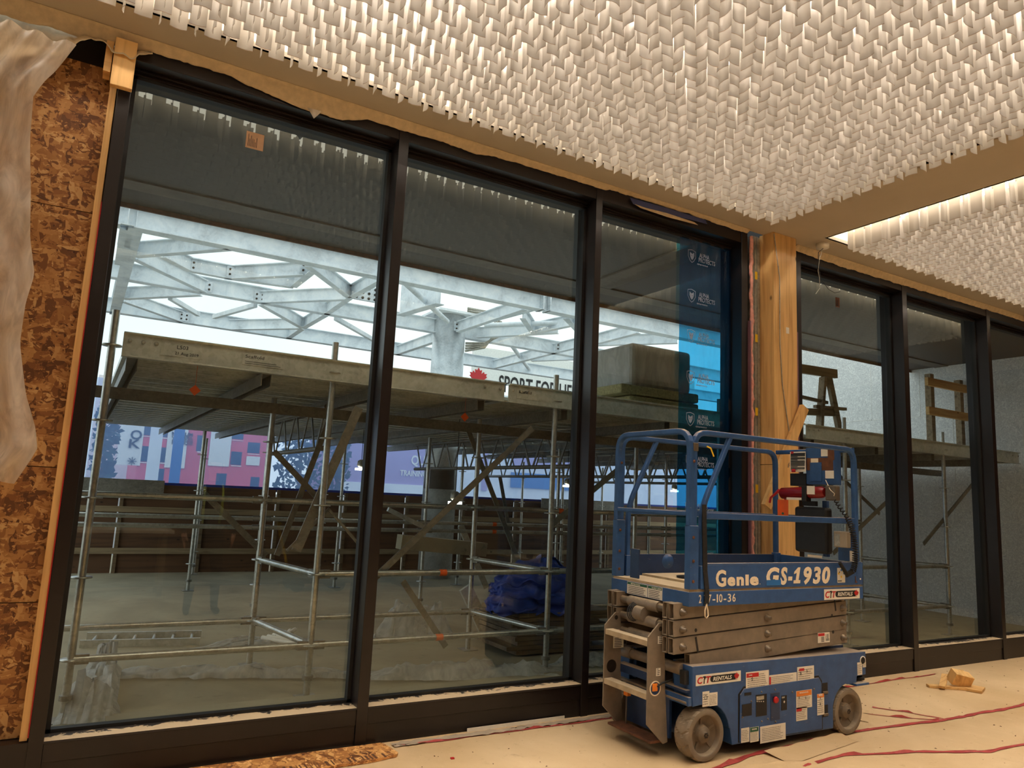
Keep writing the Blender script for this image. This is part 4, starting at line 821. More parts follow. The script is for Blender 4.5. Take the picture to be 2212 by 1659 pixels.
for ri, (y, rn, zt) in enumerate(rows):
    for i, x in enumerate(BAY):
        xx = x+{0: 0, 1: -.18, 2: .3, 3: -.1, 4: .2}[ri]+(.57 if (i == 0 and ri == 0) else 0); standard(xx, y, zt, f'galvanised scaffold standard {rn}, {ordn[i]} from the left')
def ledger(p, q, lab, red=False):
    t = thing('scaffold_ledger', ((p[0]+q[0])/2, (p[1]+q[1])/2, min(p[2], q[2])), lab, 'scaffold pole', 'scaffold ledgers'); MB().cyl(p, q, .0242, 10).build('tube', 'scaf', t); d = (Vector(q)-Vector(p)).normalized()
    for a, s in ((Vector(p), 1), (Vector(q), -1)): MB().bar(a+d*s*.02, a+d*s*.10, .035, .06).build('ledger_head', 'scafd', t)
    if red: c = (Vector(p)+Vector(q))/2; MB().cyl(c-d*.03, c+d*.03, .026, 10).build('red_band', 'orange', t)
for i in range(5):
    a, b = BAY[i], BAY[i+1]
    if i == 0: a += .57
    for z, w in ((.36, 'lowest'), (.86, 'knee-high')):
        if i == 0 and z > .5: continue
        ledger((a, 1.12, z), (b, 1.12, z), f'scaffold ledger nearest the glass, {w}, {ordn[i]} bay from the left', i == 1)
    a, b = BAY[i]-.18, BAY[i+1]-.18
    for z, w in ((.36, 'lowest'), (1.36, 'waist-high')): ledger((a, 2.22, z), (b, 2.22, z), f'scaffold ledger in the second row, {w}, {ordn[i]} bay from the left', i == 2)
    for z, w in ((1.0, 'lower'), (1.1, 'upper')): ledger((BAY[i]+.3, 4.5, z), (BAY[i+1]+.3, 4.5, z), f'scaffold guard tube in the third row, {w}, {ordn[i]} bay from the left', i == 2)
for i in range(6):
    x = BAY[i]; 
    for z, w in ((.36, 'low'), (.86, 'upper')):
        if i: ledger((x, 1.12, z), (x-.18, 2.22, z), f'short bright scaffold transom, {w}, joining front and second rows at the {ordn[i]} standard')
# slanting braces: flat bars
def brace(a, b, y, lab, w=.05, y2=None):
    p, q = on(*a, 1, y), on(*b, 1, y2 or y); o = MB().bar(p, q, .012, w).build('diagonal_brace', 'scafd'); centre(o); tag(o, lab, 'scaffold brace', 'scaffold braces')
brace((1150, 925), (808, 1250), 1.16, 'slanting scaffold brace falling left across the second window')
brace((1006, 915), (1190, 1395), 2.26, 'slanting scaffold brace falling right across the second window')
brace((592, 975), (695, 1085), 2.26, 'dark slanting brace under the left girder in the first window'); brace((775, 880), (640, 1190), 1.16, 'steep wide brace left of the first mullion', .07); brace((712, 905), (598, 1200), 2.26, 'steep narrow brace crossing the tree in the first window')
brace((440, 1065), (575, 1200), 2.26, 'thin brace slanting behind the reflected worker'); brace((1340, 1010), (1186, 1138), 1.16, 'short brace right of the second window clamp'); brace((870, 1255), (963, 1397), 1.5, 'flat brace slanting to the ground in the second window')
brace((1080, 1030), (1122, 1268), 4.5, 'far pale brace behind the crossing braces'); brace((1500, 1330), (1345, 1500), 1.5, 'low brace seen past the lift ladder'); brace((1995, 1175), (2110, 1035), 1.16, 'brace rising right in the pane right of the column')
brace((1800, 1195), (1925, 1075), 1.16, 'lower brace behind the end of the lift guardrail'); brace((1795, 1010), (1900, 1110), 2.26, 'dark brace behind the lift control box'); brace((620, 1190), (712, 1098), 1.16, 'thin brace falling left from the clamp left of the first mullion', .02)
brace((782, 1184), (708, 1098), 1.16, 'thin brace falling right from the clamp left of the first mullion', .02)
# lattice girders under the deck
def girder(x, y0, y1, lab):
    t = thing('lattice_girder', (x, (y0+y1)/2, 1.84), lab, 'girder', 'lattice girders'); MB().cyl((x, y0, 1.85), (x, y1, 1.85), .024, 10).build('bottom_chord', 'scafd', t); MB().cyl((x, y0, 2.24), (x, y1, 2.24), .024, 10).build('top_chord', 'scafd', t); n = int((y1-y0)/.5)
    for k in range(n):
        a = y0+(y1-y0)*k/n; b = y0+(y1-y0)*(k+1)/n; c = (a+b)/2
        MB().bar((x, a+.03, 2.24), (x, c-.03, 1.85), .012, .028).build('web_bar', 'scafd', t); MB().bar((x, c+.03, 1.85), (x, b-.03, 2.24), .012, .028).build('web_bar', 'scafd', t)
girder(1.95, 2.4, 4.6, 'scaffold lattice girder under the deck in the first window'); girder(4.75, 2.4, 6.8, 'scaffold lattice girder under the deck in front of the round column')
girder(7.0, 2.4, 8.6, 'scaffold lattice girder under the deck right of the round column'); girder(9.3, 2.4, 8.6, 'scaffold lattice girder under the deck seen in the third window')
# deck: edge beam, transoms and planks
DX0, DX1 = .17, 11.7
for i, (a, b) in enumerate(((.17, 3.10), (3.14, 7.0), (7.04, 11.7))):
    o = thing('deck_edge_beam', ((a+b)/2, 1.08, 2.29), ['aluminium deck edge beam with stencilled date across the first window', 'aluminium deck edge beam with a small plate across the second and third windows', 'aluminium deck edge beam across the windows right of the column'][i], 'beam', 'deck edge beams')
    MB().ibeam((a, 1.08, 2.29), (b, 1.08, 2.29), .05, .16, .008).box((a, 1.05, 2.445), (b, 1.115, 2.455)).build('channel', 'alu', o, .002)
    m = MB(); 
    for x in (a+.04, a+.12, a+.2, b-.05, b-.2): m.lathe([(-.012, .001), (-.012, .012), (-.004, .014)], (x, 1.065, 2.40), 1, 10)
    m.build('rivet', 'stud', o)
    if i == 0:
        p = on(300, 730, 1, 1.05); l = MB().box((.40, 1.070, 2.33), (.66, 1.073, 2.42)).build('stencil_plate', 'alu', o); text('lettering', 'L503', 'ink', l, (.50, 1.068, 2.385), FR, .036, .07); text('lettering', '21 Aug 2019', 'ink', l, (.49, 1.068, 2.345), FR, .028, .15)
        l = MB().box((.93, 1.070, 2.335), (1.22, 1.073, 2.42)).build('maker_plate', 'alu', o); text('lettering', 'Scaffold', 'ink', l, (.95, 1.068, 2.385), FR, .034, .13)
        m = MB(); [m.box((.95+.0, 1.068, 2.345+.014*k), (1.20-.03*k, 1.07, 2.348+.014*k)) for k in range(2)]; m.build('small_print', 'ink', l)
    if i == 1: l = MB().box((3.22, 1.070, 2.335), (3.48, 1.073, 2.42)).build('maker_plate', 'alu', o); text('lettering', 'Scaffold', 'ink', l, (3.24, 1.068, 2.385), FR, .034, .13)
k = 0
for x in (.24, 1.12, 1.98, 2.9, 3.76, 5.0, 6.1, 7.2, 8.4, 9.6, 10.8):
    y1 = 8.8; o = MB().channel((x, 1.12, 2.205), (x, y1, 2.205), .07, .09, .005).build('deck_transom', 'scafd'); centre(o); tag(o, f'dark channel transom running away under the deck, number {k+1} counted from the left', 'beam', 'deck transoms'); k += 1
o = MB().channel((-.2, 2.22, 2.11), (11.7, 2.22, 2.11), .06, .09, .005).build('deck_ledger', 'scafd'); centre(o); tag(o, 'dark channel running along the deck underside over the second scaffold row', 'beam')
xs = [DX0, 3.1, 6.05, 9.0, DX1]; proto = {}
y = 1.14; r = 0; NR = 22
while r < NR:
    w = .60 if r < 2 else .31; far = r >= 2
    for c in range(4):
        hit = cy-.35 < y+w and y < cy+.35; a, b = xs[c]+.01, xs[c+1]-.01; key = (c, far, hit and c in (1, 2))
        if key[2]: a, b = (a, cx-.34) if c == 1 else (cx+.34, b)
        if key not in proto:
            m = MB().box((a, 0, 2.335), (b, w-.015, 2.345)); nrib = 7 if not far else 4
            for j in range(nrib): yy = j*(w-.03)/(nrib-1); m.box((a, yy, 2.318), (b, yy+.012, 2.335))
            m.box((a, 0, 2.30), (a+.03, w-.015, 2.335)).box((b-.03, 0, 2.30), (b, w-.015, 2.335)); o = m.build('deck_plank', 'alu'); proto[key] = o; centre(o); o.location.y = y+w/2
        else:
            o = proto[key].copy(); C.objects.link(o); o.location.y = y+w/2
        cw = ['leftmost', 'second', 'third', 'rightmost'][c]
        tag(o, f'ribbed scaffold deck plank, {cw} in its row, row {r+1} counted outward from the glass', 'plank', 'scaffold deck planks')
    y += w+(.0 if not far else .012); r += 1
# small orange tags, tube stubs and work lights
for a, b, lab in ((421, 843, 'small orange tag hanging under the deck in the first window'), (1004, 901, 'small orange tag hanging under the deck in the second window')):
    p = on(a, b, 1, 1.3); o = MB().bar(p+Vector((-.02, 0, .02)), p+Vector((.02, 0, -.02)), .004, .055, (0, 0, 1)).tube([p+Vector((0, 0, .02)), Vector((p.x, p.y, 2.32))], .0015, 4).build('orange_tag', 'orange'); centre(o); tag(o, lab, 'tag', 'orange tags under the deck')
M['lampw'] = emis('work light', (1, .97, .85), 14)
for a, b, Y, lab in ((780, 1011, 5.0, 'bright work light in the first window beside the first mullion'), (1226, 1048, 5.5, 'bright work light in the second window beside the second mullion'), (983, 1083, 3.0, 'round bright work light in front of the round column'), (1457, 1059, 6.0, 'bright work light at the edge of the blue film')):
    p = on(a, b, 1, Y); t = thing('work_light', p, lab, 'work light', 'work lights'); MB().lathe([(0, .001), (.0, .02), (.03, .055), (.09, .05), (.11, .02)], (p.x, p.y, p.z), 2, 16).build('guard', 'stud', t); MB().box((p.x-.07, p.y-.03, p.z-.03), (p.x+.07, p.y+.03, p.z-.002)).build('lamp', 'lampw', t); MB().tube([(p.x, p.y, p.z+.1), (p.x, p.y, 2.33)], .004, 5).build('cord', 'ink', t)
# ------------------------------------------------------------------ things on the deck
def block(name, a, b, mat, lab, cat, y0, y1, bev=.02, grp=None):
    p = on(*a, 1, y0); q = on(*b, 1, y0); o = MB().box((p.x, y0, q.z), (q.x, y1, p.z)).build(name, mat, None, bev); centre(o); return tag(o, lab, cat, grp)
rw = thing('insulation_bundle', (5.15, 1.6, 2.68), 'large round-edged bundle of mineral wool batts half wrapped in clear plastic on the deck', 'insulation')
def slab(z0, z1, x0, x1, y0, y1, nm, mat='rockwool', n=1):
    return MB().box((x0, y0, z0), (x1, y1, z1)).build(nm, mat, rw, .03)
slab(2.68, 3.12, 4.82, 5.62, 1.45, 2.2, 'wool_batts'); MB().box((4.80, 1.44, 2.67), (5.63, 2.21, 3.13)).build('clear_wrap', 'polyw', rw, .04)
for a, z, lab in ((4.60, 2.566, 'upper'), (4.72, 2.457, 'middle'), (4.80, 2.348, 'lowest')):
    o = MB().box((a, 1.35, z), (5.66, 2.1, z+.10)).build('insulation_batt', 'rockwool', None, .02); centre(o); tag(o, f'flat mineral wool batt on the deck, {lab} of three under the wrapped bundle', 'insulation', 'loose mineral wool batts')
sh = thing('sawhorse', (8.55, 2, 2.35), 'brown timber trestle standing on the deck right of the pine column', 'trestle'); 
def tb_(a, b, nm, w=.09, y=2.0, y2=None, mat='studw', par=None): p, q = on(*a, 1, y), on(*b, 1, y2 or y); return MB().bar(p, q, .05, w).build(nm, mat, par or sh)
tb_((1720, 795), (1806, 808), 'top_rail', .12); tb_((1778, 815), (1768, 954), 'leg', .09, 1.98); tb_((1790, 815), (1818, 954), 'leg', .09, 1.98); tb_((1778, 815), (1775, 954), 'leg', .09, 1.98, 2.5); tb_((1725, 856), (1786, 870), 'shelf', .04); tb_((1760, 878), (1826, 884), 'stretcher', .04); tb_((1715, 888), (1800, 892), 'lower_rail', .09)
gr = thing('timber_guardrail', (11.4, 1.9, 2.35), 'timber guardrail of two boards and posts on the deck at the far right', 'guardrail')
for x in (10.95, 11.75): MB().box((x, 1.88, 2.35), (x+.09, 1.97, 3.62)).build('post', 'studw', gr)
for z in (3.42, 2.98): MB().box((10.8, 1.83, z), (11.88, 1.88, z+.12)).build('board', 'pinex', gr)
# ------------------------------------------------------------------ ground clutter outside
def cloth(name, pts, mat, lab, z=.03, amp=.05, n=40, seed=1, cat='plastic sheet'):
    """crumpled sheet on the ground between two pixel-traced long edges"""
    (a, b), (c, d) = pts
    A, B, Cc, D = [on(*q, 2, z) for q in (a, b, c, d)]
    def fn(u, v):
        p = (A*(1-u)+B*u)*(1-v)+(Cc*(1-u)+D*u)*v; e = min(u, 1-u, v, 1-v)*6; e = min(1, e); return (p.x+.05*noise.noise((u*20, v*3, seed)), p.y+.05*noise.noise((u*17, v*5, seed+3)), .01+z*.3+amp*e*(.6+noise.noise((p.x*4, p.y*7, seed))+.5*abs(noise.noise((p.x*13, p.y*15, seed)))))
    o = MB().grid(fn, n, 12).build(name, mat, recalc=False); centre(o); return tag(o, lab, cat)
cloth('poly_sheet', (((255, 1462), (760, 1462)), ((255, 1446), (760, 1446))), 'polyw', 'crumpled white plastic strip on the ground across the first window', amp=.07)
cloth('poly_sheet', (((800, 1466), (1235, 1468)), ((800, 1447), (1235, 1438))), 'polyw', 'crumpled white plastic strip on the ground across the second window', amp=.09, seed=5)
cloth('poly_sheet', (((120, 1560), (255, 1560)), ((210, 1440), (252, 1440))), 'polyw', 'rumpled pale plastic heap on the ground at the lower left corner of the first window', amp=.22, n=30, seed=9)
cloth('poly_sheet', (((800, 1375), (980, 1370)), ((840, 1340), (960, 1345))), 'polyw', 'small white plastic heap behind the scaffold in the second window', amp=.25, seed=13)
cloth('poly_sheet', (((400, 1400), (600, 1400)), ((540, 1378), (640, 1375))), 'polyw', 'white plastic patch on the ground behind the ladder', amp=.05, seed=17)
cloth('poly_sheet', (((1180, 1440), (1325, 1435)), ((1205, 1425), (1325, 1415))), 'polyw', 'pale plastic sheet on the ground beside the plank stack', amp=.05, seed=21)
o = MB().box((.33, .26, 0), (7.5, .98, .05)).build('concrete_pad', 'pad'); centre(o); tag(o, 'pale concrete pad along the foot of the glass outside', 'concrete pad')
ld = thing('ladder', (.95, 2.9, 0), 'aluminium ladder lying flat on the ground outside the first window', 'ladder')
pl_, pr_ = on(172, 1392, 2, .03), on(432, 1386, 2, .03); dq = (pr_-pl_).normalized(); nn = Vector((-dq.y, dq.x, 0))*.36
MB().bar(pl_, pr_, .025, .07).build('ladder_rail', 'alu', ld); MB().bar(pl_+nn, pr_+nn, .025, .07).build('ladder_rail', 'alu', ld)
for k in range(6): c = pl_+(pr_-pl_)*(k+.5)/6; MB().cyl(c, c+nn, .014, 8).build('rung', 'alu', ld)
# plank stack with tarpaulin
for k in range(9):
    z = .02+k*.042; dx = random.uniform(-.07, .07); o = MB().box((3.70+dx, 1.75, z), (4.75+dx*2, 2.5, z+.038)).build('stacked_plank', 'woodd', None, .003); centre(o); tag(o, f'weathered plank in the dark stack outside the second window, {ordn[k] if k < 8 else "topmost, ninth"} from the bottom', 'plank', 'planks in the dark stack')
def tfn(u, v):
    a = u*math.pi*2; h = v; r = ((1-v**2.2)**.5 if v < 1 else 0)*(1+.30*noise.noise((u*9, v*5, 11))+.12*noise.noise((u*30, v*14, 12))); return (4.08+.52*r*math.cos(a)*(1+.18*noise.noise((u*6, v*3, 1)))+.10*v, 2.05+.34*r*math.sin(a)*(1+.2*noise.noise((u*5, v*4, 4))), .40+.48*v*(1+.12*noise.noise((u*7, v*5, 8)))+.06*noise.noise((u*22, v*11, 3))-.05*abs(noise.noise((u*11, v*7, 6))))
o = MB().grid(tfn, 90, 40).build('blue_tarpaulin', 'tarp', recalc=False); centre(o); tag(o, 'bunched blue tarpaulin lying on the dark plank stack in the second window', 'tarpaulin')
o = MB().bar(on(862, 1170, 1, 2.6), on(1045, 1187, 1, 2.6), .14, .14).build('concrete_beam', 'blockc'); centre(o); tag(o, 'spotted pale beam lying across the scaffold in the second window', 'beam')
o = MB().bar(on(1005, 1268, 1, 2.6), on(1054, 1374, 1, 2.6), .04, .14).build('metal_channel', 'alu'); centre(o); tag(o, 'slanting pale metal channel left of the blue tarpaulin', 'channel')
o = MB().bar(on(838, 1100, 1, 4.45), on(922, 1142, 1, 4.45), .05, .05).build('slanting_bar', 'alu'); centre(o); tag(o, 'short slanting pale bar left of the round column', 'bar')
o = MB().bar(on(995, 1135, 1, 5), on(1050, 1270, 1, 5), .03, .09).build('leaning_board', 'alu'); centre(o); tag(o, 'pale narrow board leaning behind the round column', 'board')
for k in range(7):
    a = on(600+k*9, 1382+k*2, 2, .05); o = MB().cyl(a, a+Vector((.25-.09*k, .35, .02)), .022, 8).build('paper_tube', 'polyw'); o.data.materials[0] = M['white']; centre(o); tag(o, 'short pale tube in the fanned heap on the ground in the first window', 'tube', 'heap of short pale tubes')
# red delineator post and dark shape in the right panes
rd = thing('red_barrier_post', (8.0, .8, 0), 'red safety post with pale band seen low in the second pane right of the column', 'safety post')
p = on(2085, 1225, 1, 3.2); MB().cyl((p.x, 3.2, .04), (p.x, 3.2, 1.0), .06, 16).build('post_body', 'red', rd); MB().cyl((p.x, 3.2, .72), (p.x, 3.2, .80), .063, 16).build('pale_band', 'white', rd); MB().cyl((p.x, 3.2, 0), (p.x, 3.2, .04), .18, 20).build('rubber_foot', 'ink', rd)
rd.location = (p.x, 3.2, 0)
for ch_ in rd.children: ch_.location = Vector((8.0, .8, 0))-Vector((p.x, 3.2, 0))

# ------------------------------------------------------------------ hoarding, netting and the street
hb = thing('site_hoarding', (8, 9.0, 0), 'brown plywood hoarding with timber framing along the far side of the scaffold', 'hoarding'); x = -3; k = 0
while x < 22: MB().box((x, 9.0, 0), (x+1.2, 9.02, 1.40)).build('plywood_sheet', 'ply', hb); MB().box((x+.0, 8.95, 0), (x+.05, 9.0, 1.40)).build('upright', 'woodd', hb); x += 1.22
MB().box((-3, 8.94, .95), (22, 8.99, 1.04)).build('rail', 'studw', hb); MB().box((-3, 8.94, .3), (22, 8.99, .39)).build('rail', 'studw', hb)
for a, b, lab in ((-.9, 1.27, 'grey sheet standing above the hoarding at the left end of the first window'), (8.6, 10.6, 'grey sheet standing above the hoarding near the second mullion')):
    o = MB().box((a, 8.9, 1.2), (b, 8.93, 1.47)).build('grey_sheet', 'scafd'); centre(o); tag(o, lab, 'sheet', 'grey sheets above the hoarding')
o = MB().box((-4, 9.10, 1.36), (24, 9.14, 1.44)).build('blue_hem', 'tarp'); centre(o); tag(o, 'dark blue folded hem of the netting along the top of the hoarding', 'netting hem')
def net(u, v): x = -5+30*u; return (x, 9.3+.10*noise.noise((x*1.1, v*1.5, 0))+.05*noise.noise((x*3, v*6, 2)), 1.40+1.7*v)
o = MB().grid(net, 220, 10).build('debris_netting', 'mesh', recalc=False); centre(o); tag(o, 'translucent blue debris netting hung above the hoarding, street showing through', 'netting')
YB = 60
def fp(x, y, Y=YB): return on(x, y, 1, Y)
def fbox(x0, y0, x1, y1, mat, name, par, Y=YB, d=.3, Z0=None, Z1=None):
    p = fp(x0, y0, Y); q = fp(x1, y1, Y); return MB().box((p.x, Y-.02 if par and par != 0 else Y, Z0 if Z0 is not None else q.z), (q.x, Y+d, Z1 if Z1 is not None else p.z)).build(name, mat, par if par else None)
br = thing('brick_building', (8, 62, 0), 'red brick building with dark windows and two white banners across the street', 'building')
p = fp(296, 1000); q = fp(579, 1000); MB().box((p.x, YB, 0), (q.x, YB+12, 10.5)).build('brick_wall', 'brick', br)
for a, b, c, d in ((306, 920, 326, 941), (304, 963, 325, 998), (344, 966, 357, 999), (349, 922, 361, 945), (340, 1012, 352, 1042), (427, 940, 436, 975), (468, 1022, 486, 1058), (542, 1030, 558, 1060), (500, 930, 525, 950), (500, 975, 520, 1005), (536, 955, 560, 980)):
    w = fbox(a, b, c, d, 'winb', 'window', br, d=.1); fbox(a-1, d, c+1, d+3, 'banner', 'window_sill', w, YB-.05, .1)
bn = fbox(261, 915, 302, 1006, 'banner', 'banner', br, YB-.1, .05); z = fp(280, 940).z; c = fp(281, 948, YB-.2); text('lettering', 'O', 'ink', bn, (c.x, YB-.25, c.z), FR, 1.0, .8, .02); c = fp(279, 967, YB-.2); text('lettering', 'K', 'ink', bn, (c.x-.05, YB-.25, c.z), FR, .95, .8, .02)
c = fp(285, 996, YB-.2); m = MB()
for k in range(4): a = math.pi*k/4; m.bar((c.x-.32*math.cos(a), YB-.2, c.z-.32*math.sin(a)), (c.x+.32*math.cos(a), YB-.2, c.z+.32*math.sin(a)), .04, .06, (0, 1, 0))
m.build('star_mark', 'ink', bn)
bn = fbox(365, 920, 398, 1012, 'banner', 'banner', br, YB-.1, .05)
for k, s_ in enumerate(('MUSEUM', 'GALLERY', 'ARCHIVES', 'BOUTIQUE')): c = fp(371, 939+k*6.5, YB-.2); text('lettering', s_, 'ink', bn, (c.x, YB-.2, c.z), FR, .36, 1.55, .01)
fbox(458, 920, 494, 1008, 'banner', 'banner', br, YB-.1, .05); fbox(533, 985, 560, 1006, 'banner', 'poster', br, YB-.1, .05); fbox(298, 1045, 579, 1068, 'orange', 'orange_fence', br, YB-2, .05)
o = fbox(330, 900, 338, 1060, 'far', 'pale_post', 0, 50, .3, -.02); centre(o); tag(o, 'wide pale post in front of the brick building', 'post'); o = fbox(380, 905, 385, 1062, 'bluei', 'street_pole', 0, 50, .15, -.02); centre(o); tag(o, 'narrow dark street pole in front of the second white banner', 'pole')
o = fbox(205, 880, 296, 1060, 'far', 'pale_building', 0, 75, 8, 0, 11); centre(o); tag(o, 'pale building left of the brick building', 'building')
tc_ = thing('training_centre', (27, 70, 0), 'mauve-blue building lettered as a training centre, left of the round column', 'building')
p = fp(755, 1000); q = fp(952, 1000); MB().box((p.x, YB+2, 0), (q.x, YB+14, 12)).build('wall', 'far2', tc_); c = fp(888, 1003, YB+1.9); text('lettering', 'QUALICO', 'banner', tc_, (c.x, YB+1.9, c.z), FR, 1.25, 4.3, .03); c = fp(864, 1027, YB+1.9); text('lettering', 'TRAINING CENTRE', 'banner', tc_, (c.x, YB+1.9, c.z), FR, .75, 5.1, .02)
p = fp(755, 1040); q = fp(952, 1040); MB().box((p.x, YB+1.8, 0), (q.x, YB+2, p.z)).build('pale_base', 'far', tc_)
sp_ = thing('pale_building', (45, 72, 0), 'large pale building with a long lettered white parapet, right of the round column', 'building')
p = fp(985, 1000); q = fp(1300, 1000); MB().box((p.x, YB+3, 0), (q.x+25, YB+15, 12.0)).build('wall', 'far', sp_); fbox(1105, 1020, 1240, 1060, 'bluei', 'blue_panel', sp_, YB+2.8, .1); fbox(1045, 975, 1052, 1060, 'far2', 'pier', sp_, YB+2.8, .2); fbox(1110, 975, 1250, 1015, 'far2', 'upper_panel', sp_, YB+2.8, .1)
YP = 55
pb = MB().box((fp(1020, 820, YP).x, YP, 12.0), (fp(1500, 850, YP).x, YP+.3, 15.0)).build('parapet_sign', 'banner', sp_)
zt = fp(1140, 812, YP).z; c = fp(1078, 812, YP); text('lettering', 'SPORT FOR LIFE CENTRE', 'ink', pb, (c.x, YP-.05, c.z-1.45), FR, 2.2, fp(1330, 850, YP).x-c.x, .03)
c = fp(1033, 806, YP); MB().prism([(c.x+.9*a, c.z+.9*b-.4) for a, b in LEAF], 1, YP-.1, YP).build('red_maple_leaf', 'red', pb)
def tree(x0, y0, x1, y1, Y, lab, sd, n=420):
    p = fp(x0, y0, Y); q = fp(x1, y1, Y); t = thing('street_tree', ((p.x+q.x)/2, Y, 0), lab, 'tree', 'street trees'); MB().tube([((p.x+q.x)/2, Y, 0), ((p.x+q.x)/2, Y, (p.z+q.z)/2+1)], [.16, .07], 8).build('trunk', 'woodd', t); m = MB(); rnd = random.Random(sd); hz = max(p.z, q.z)+1.5
    for k in range(n):
        a = rnd.uniform(0, 6.28); u = rnd.random()**.5; zz = rnd.uniform(1.2, hz); r = abs(q.x-p.x)/2*u; c = Vector(((p.x+q.x)/2+r*math.cos(a), Y+r*math.sin(a), zz)); s = rnd.uniform(.12, .3); d1 = Vector((rnd.uniform(-1, 1), rnd.uniform(-1, 1), rnd.uniform(-1, 1))).normalized()*s; d2 = d1.orthogonal(); m.add([c-d1, c+d2*.6, c+d1, c-d2*.6], [(0, 1, 2, 3)])
    m.build('foliage', 'leaf', t, recalc=False)
tree(205, 925, 245, 1050, 45, 'dark tree at the far left seen through the netting', 1); tree(600, 920, 700, 1062, 45, 'broad tree right of the brick building', 2, 700); tree(715, 935, 750, 1060, 46, 'narrow tree just left of the first mullion', 3)

# ------------------------------------------------------------------ floor: red tape, offcut board, scrap wood, crumbs
def tape(pts, w, lab, z=.004):
    m = MB(); P = []
    for i in range(len(pts)-1):
        a, b = Vector((*pts[i], 0)), Vector((*pts[i+1], 0)); n = max(2, int((b-a).length/.04))
        P += [a+(b-a)*k/n for k in range(n)]
    P.append(Vector((*pts[-1], 0))); v = []
    for i, p in enumerate(P):
        d = (P[min(i+1, len(P)-1)]-P[max(i-1, 0)]).normalized(); nr = Vector((-d.y, d.x, 0)); ww = w*(.6+.9*abs(noise.noise((p.x*5, p.y*5, 1)))); j = nr*.02*noise.noise((p.x*3, p.y*3, 2)); h = max(0, noise.noise((p.x*7, p.y*9, 5)))*.035
        v += [p+j+nr*ww/2+Vector((0, 0, z)), p+j+Vector((0, 0, z+h)), p+j-nr*ww/2+Vector((0, 0, z))]
    m.add(v, [(3*i+k, 3*i+k+1, 3*i+k+4, 3*i+k+3) for i in range(len(P)-1) for k in (0, 1)]); o = m.build('red_floor_tape', 'tapered', recalc=False); centre(o); return tag(o, lab, 'tape', 'red tape on the floor')
M['tapered'] = plain('worn red tape', rgb(170, 62, 58), .6, 0, .25, 14)
tape([(3.0, -1.22), (3.7, -1.05), (4.6, -.99), (5.2, -1.02), (5.75, -1.09), (6.9, -1.09), (8.5, -1.1)], .05, 'long wrinkled red tape line running right from under the lift wheels')
tape([(3.4, -1.35), (4.3, -1.28), (4.9, -1.45), (5.3, -1.62), (5.75, -1.64), (7, -1.66)], .04, 'torn red tape line nearest the camera at the lower right')
tape([(1.85, -.09), (2.4, -.10), (3.3, -.12), (3.6, -.13)], .02, 'narrow red tape line along the foot of the window wall left of the lift'); tape([(5.3, -.2), (6.2, -.15), (7.3, -.14)], .02, 'narrow red tape line along the foot of the window wall right of the lift')
tape([(5.55, -.65), (5.7, -.85), (5.78, -1.08)], .02, 'short red tape tear joining the long line from behind'); tape([(5.2, -.62), (5.5, -.92), (5.72, -1.07)], .02, 'short reddish tear left of the other one behind the long tape line')
t = thing('board_offcut', (1.2, -.17, 0), 'strand board offcut with printed marks lying on the floor at the lower left', 'board')
MB().prism([(.35, -.30), (1.60, -.285), (1.755, -.255), (1.775, -.225), (1.755, -.07), (1.74, -.035), (.35, -.03)], 2, .003, .017).build('board', 'osbf', t); m = MB(); x = 1.05
while x < 1.68: w = random.choice((.004, .008, .014)); m.box((x, -.275, .0171), (x+w, -.20+random.uniform(-.01, .0), .0177)); x += w+random.choice((.012, .02, .04))
m.build('printed_marks', 'brown', t)
M['gr'] = plain('grey board face', rgb(176, 158, 136), .8)
def rb(c, s, rot, mat, nm, lab):
    mm = Matrix.Translation(c) @ Matrix.Rotation(R(rot[2]), 4, 'Z') @ Matrix.Rotation(R(rot[1]), 4, 'Y') @ Matrix.Rotation(R(rot[0]), 4, 'X'); m = MB().box((-s[0]/2, -s[1]/2, -s[2]/2), (s[0]/2, s[1]/2, s[2]/2)); m.v = [tuple(mm @ Vector(q)) for q in m.v]; o = m.build(nm, mat, None, .001); centre(o); o.location.z = max(o.location.z, .001); return tag(o, lab, 'wood scrap', 'scrap wood on the floor')
b = on(2085, 1492, 2, 0)
rb(b+Vector((-.08, .10, .012)), (.34, .07, .02), (0, 0, -38), 'pinex', 'wood_scrap', 'narrow flat timber scrap under the left of the wood pile on the floor'); rb(b+Vector((.10, -.04, .014)), (.20, .11, .022), (0, 0, 20), 'piney', 'wood_scrap', 'flat board scrap lying lowest at the right of the wood pile')
rb(b+Vector((-.08, .14, .055)), (.26, .05, .022), (0, -14, 24), 'pinex', 'wood_scrap', 'narrow timber scrap with nails leaning on the back of the wood pile'); rb(b+Vector((.04, .06, .085)), (.17, .09, .11), (24, 12, -25), 'pine', 'wood_scrap', 'thick pale block on top of the scrap wood pile'); rb(b+Vector((.17, .14, .105)), (.14, .04, .02), (0, -8, 12), 'piney', 'wood_scrap', 'small splintered piece behind the thick pale block')
o = MB()
for k in range(260):
    x = random.uniform(1.8, 9.5); y = random.uniform(-2.2, -.05)
    if 3.0 < x < 5.0 and -1.2 < y < -.2: continue
    s = random.uniform(.003, .011); a = random.uniform(0, 3); dx, dy = s*math.cos(a), s*math.sin(a); h = s*.5
    o.add([(x-dx, y-dy, .0005), (x+dy*.5, y-dx*.5, .0005), (x+dx, y+dy, .0005), (x-dy*.5, y+dx*.5, .0005), (x, y, h)], [(0, 1, 4), (1, 2, 4), (2, 3, 4), (3, 0, 4), (0, 3, 2, 1)])
o = o.build('floor_debris', 'brown'); tag(o, 'small brown crumbs and splinters scattered over the dusty floor', 'debris', kind='stuff')
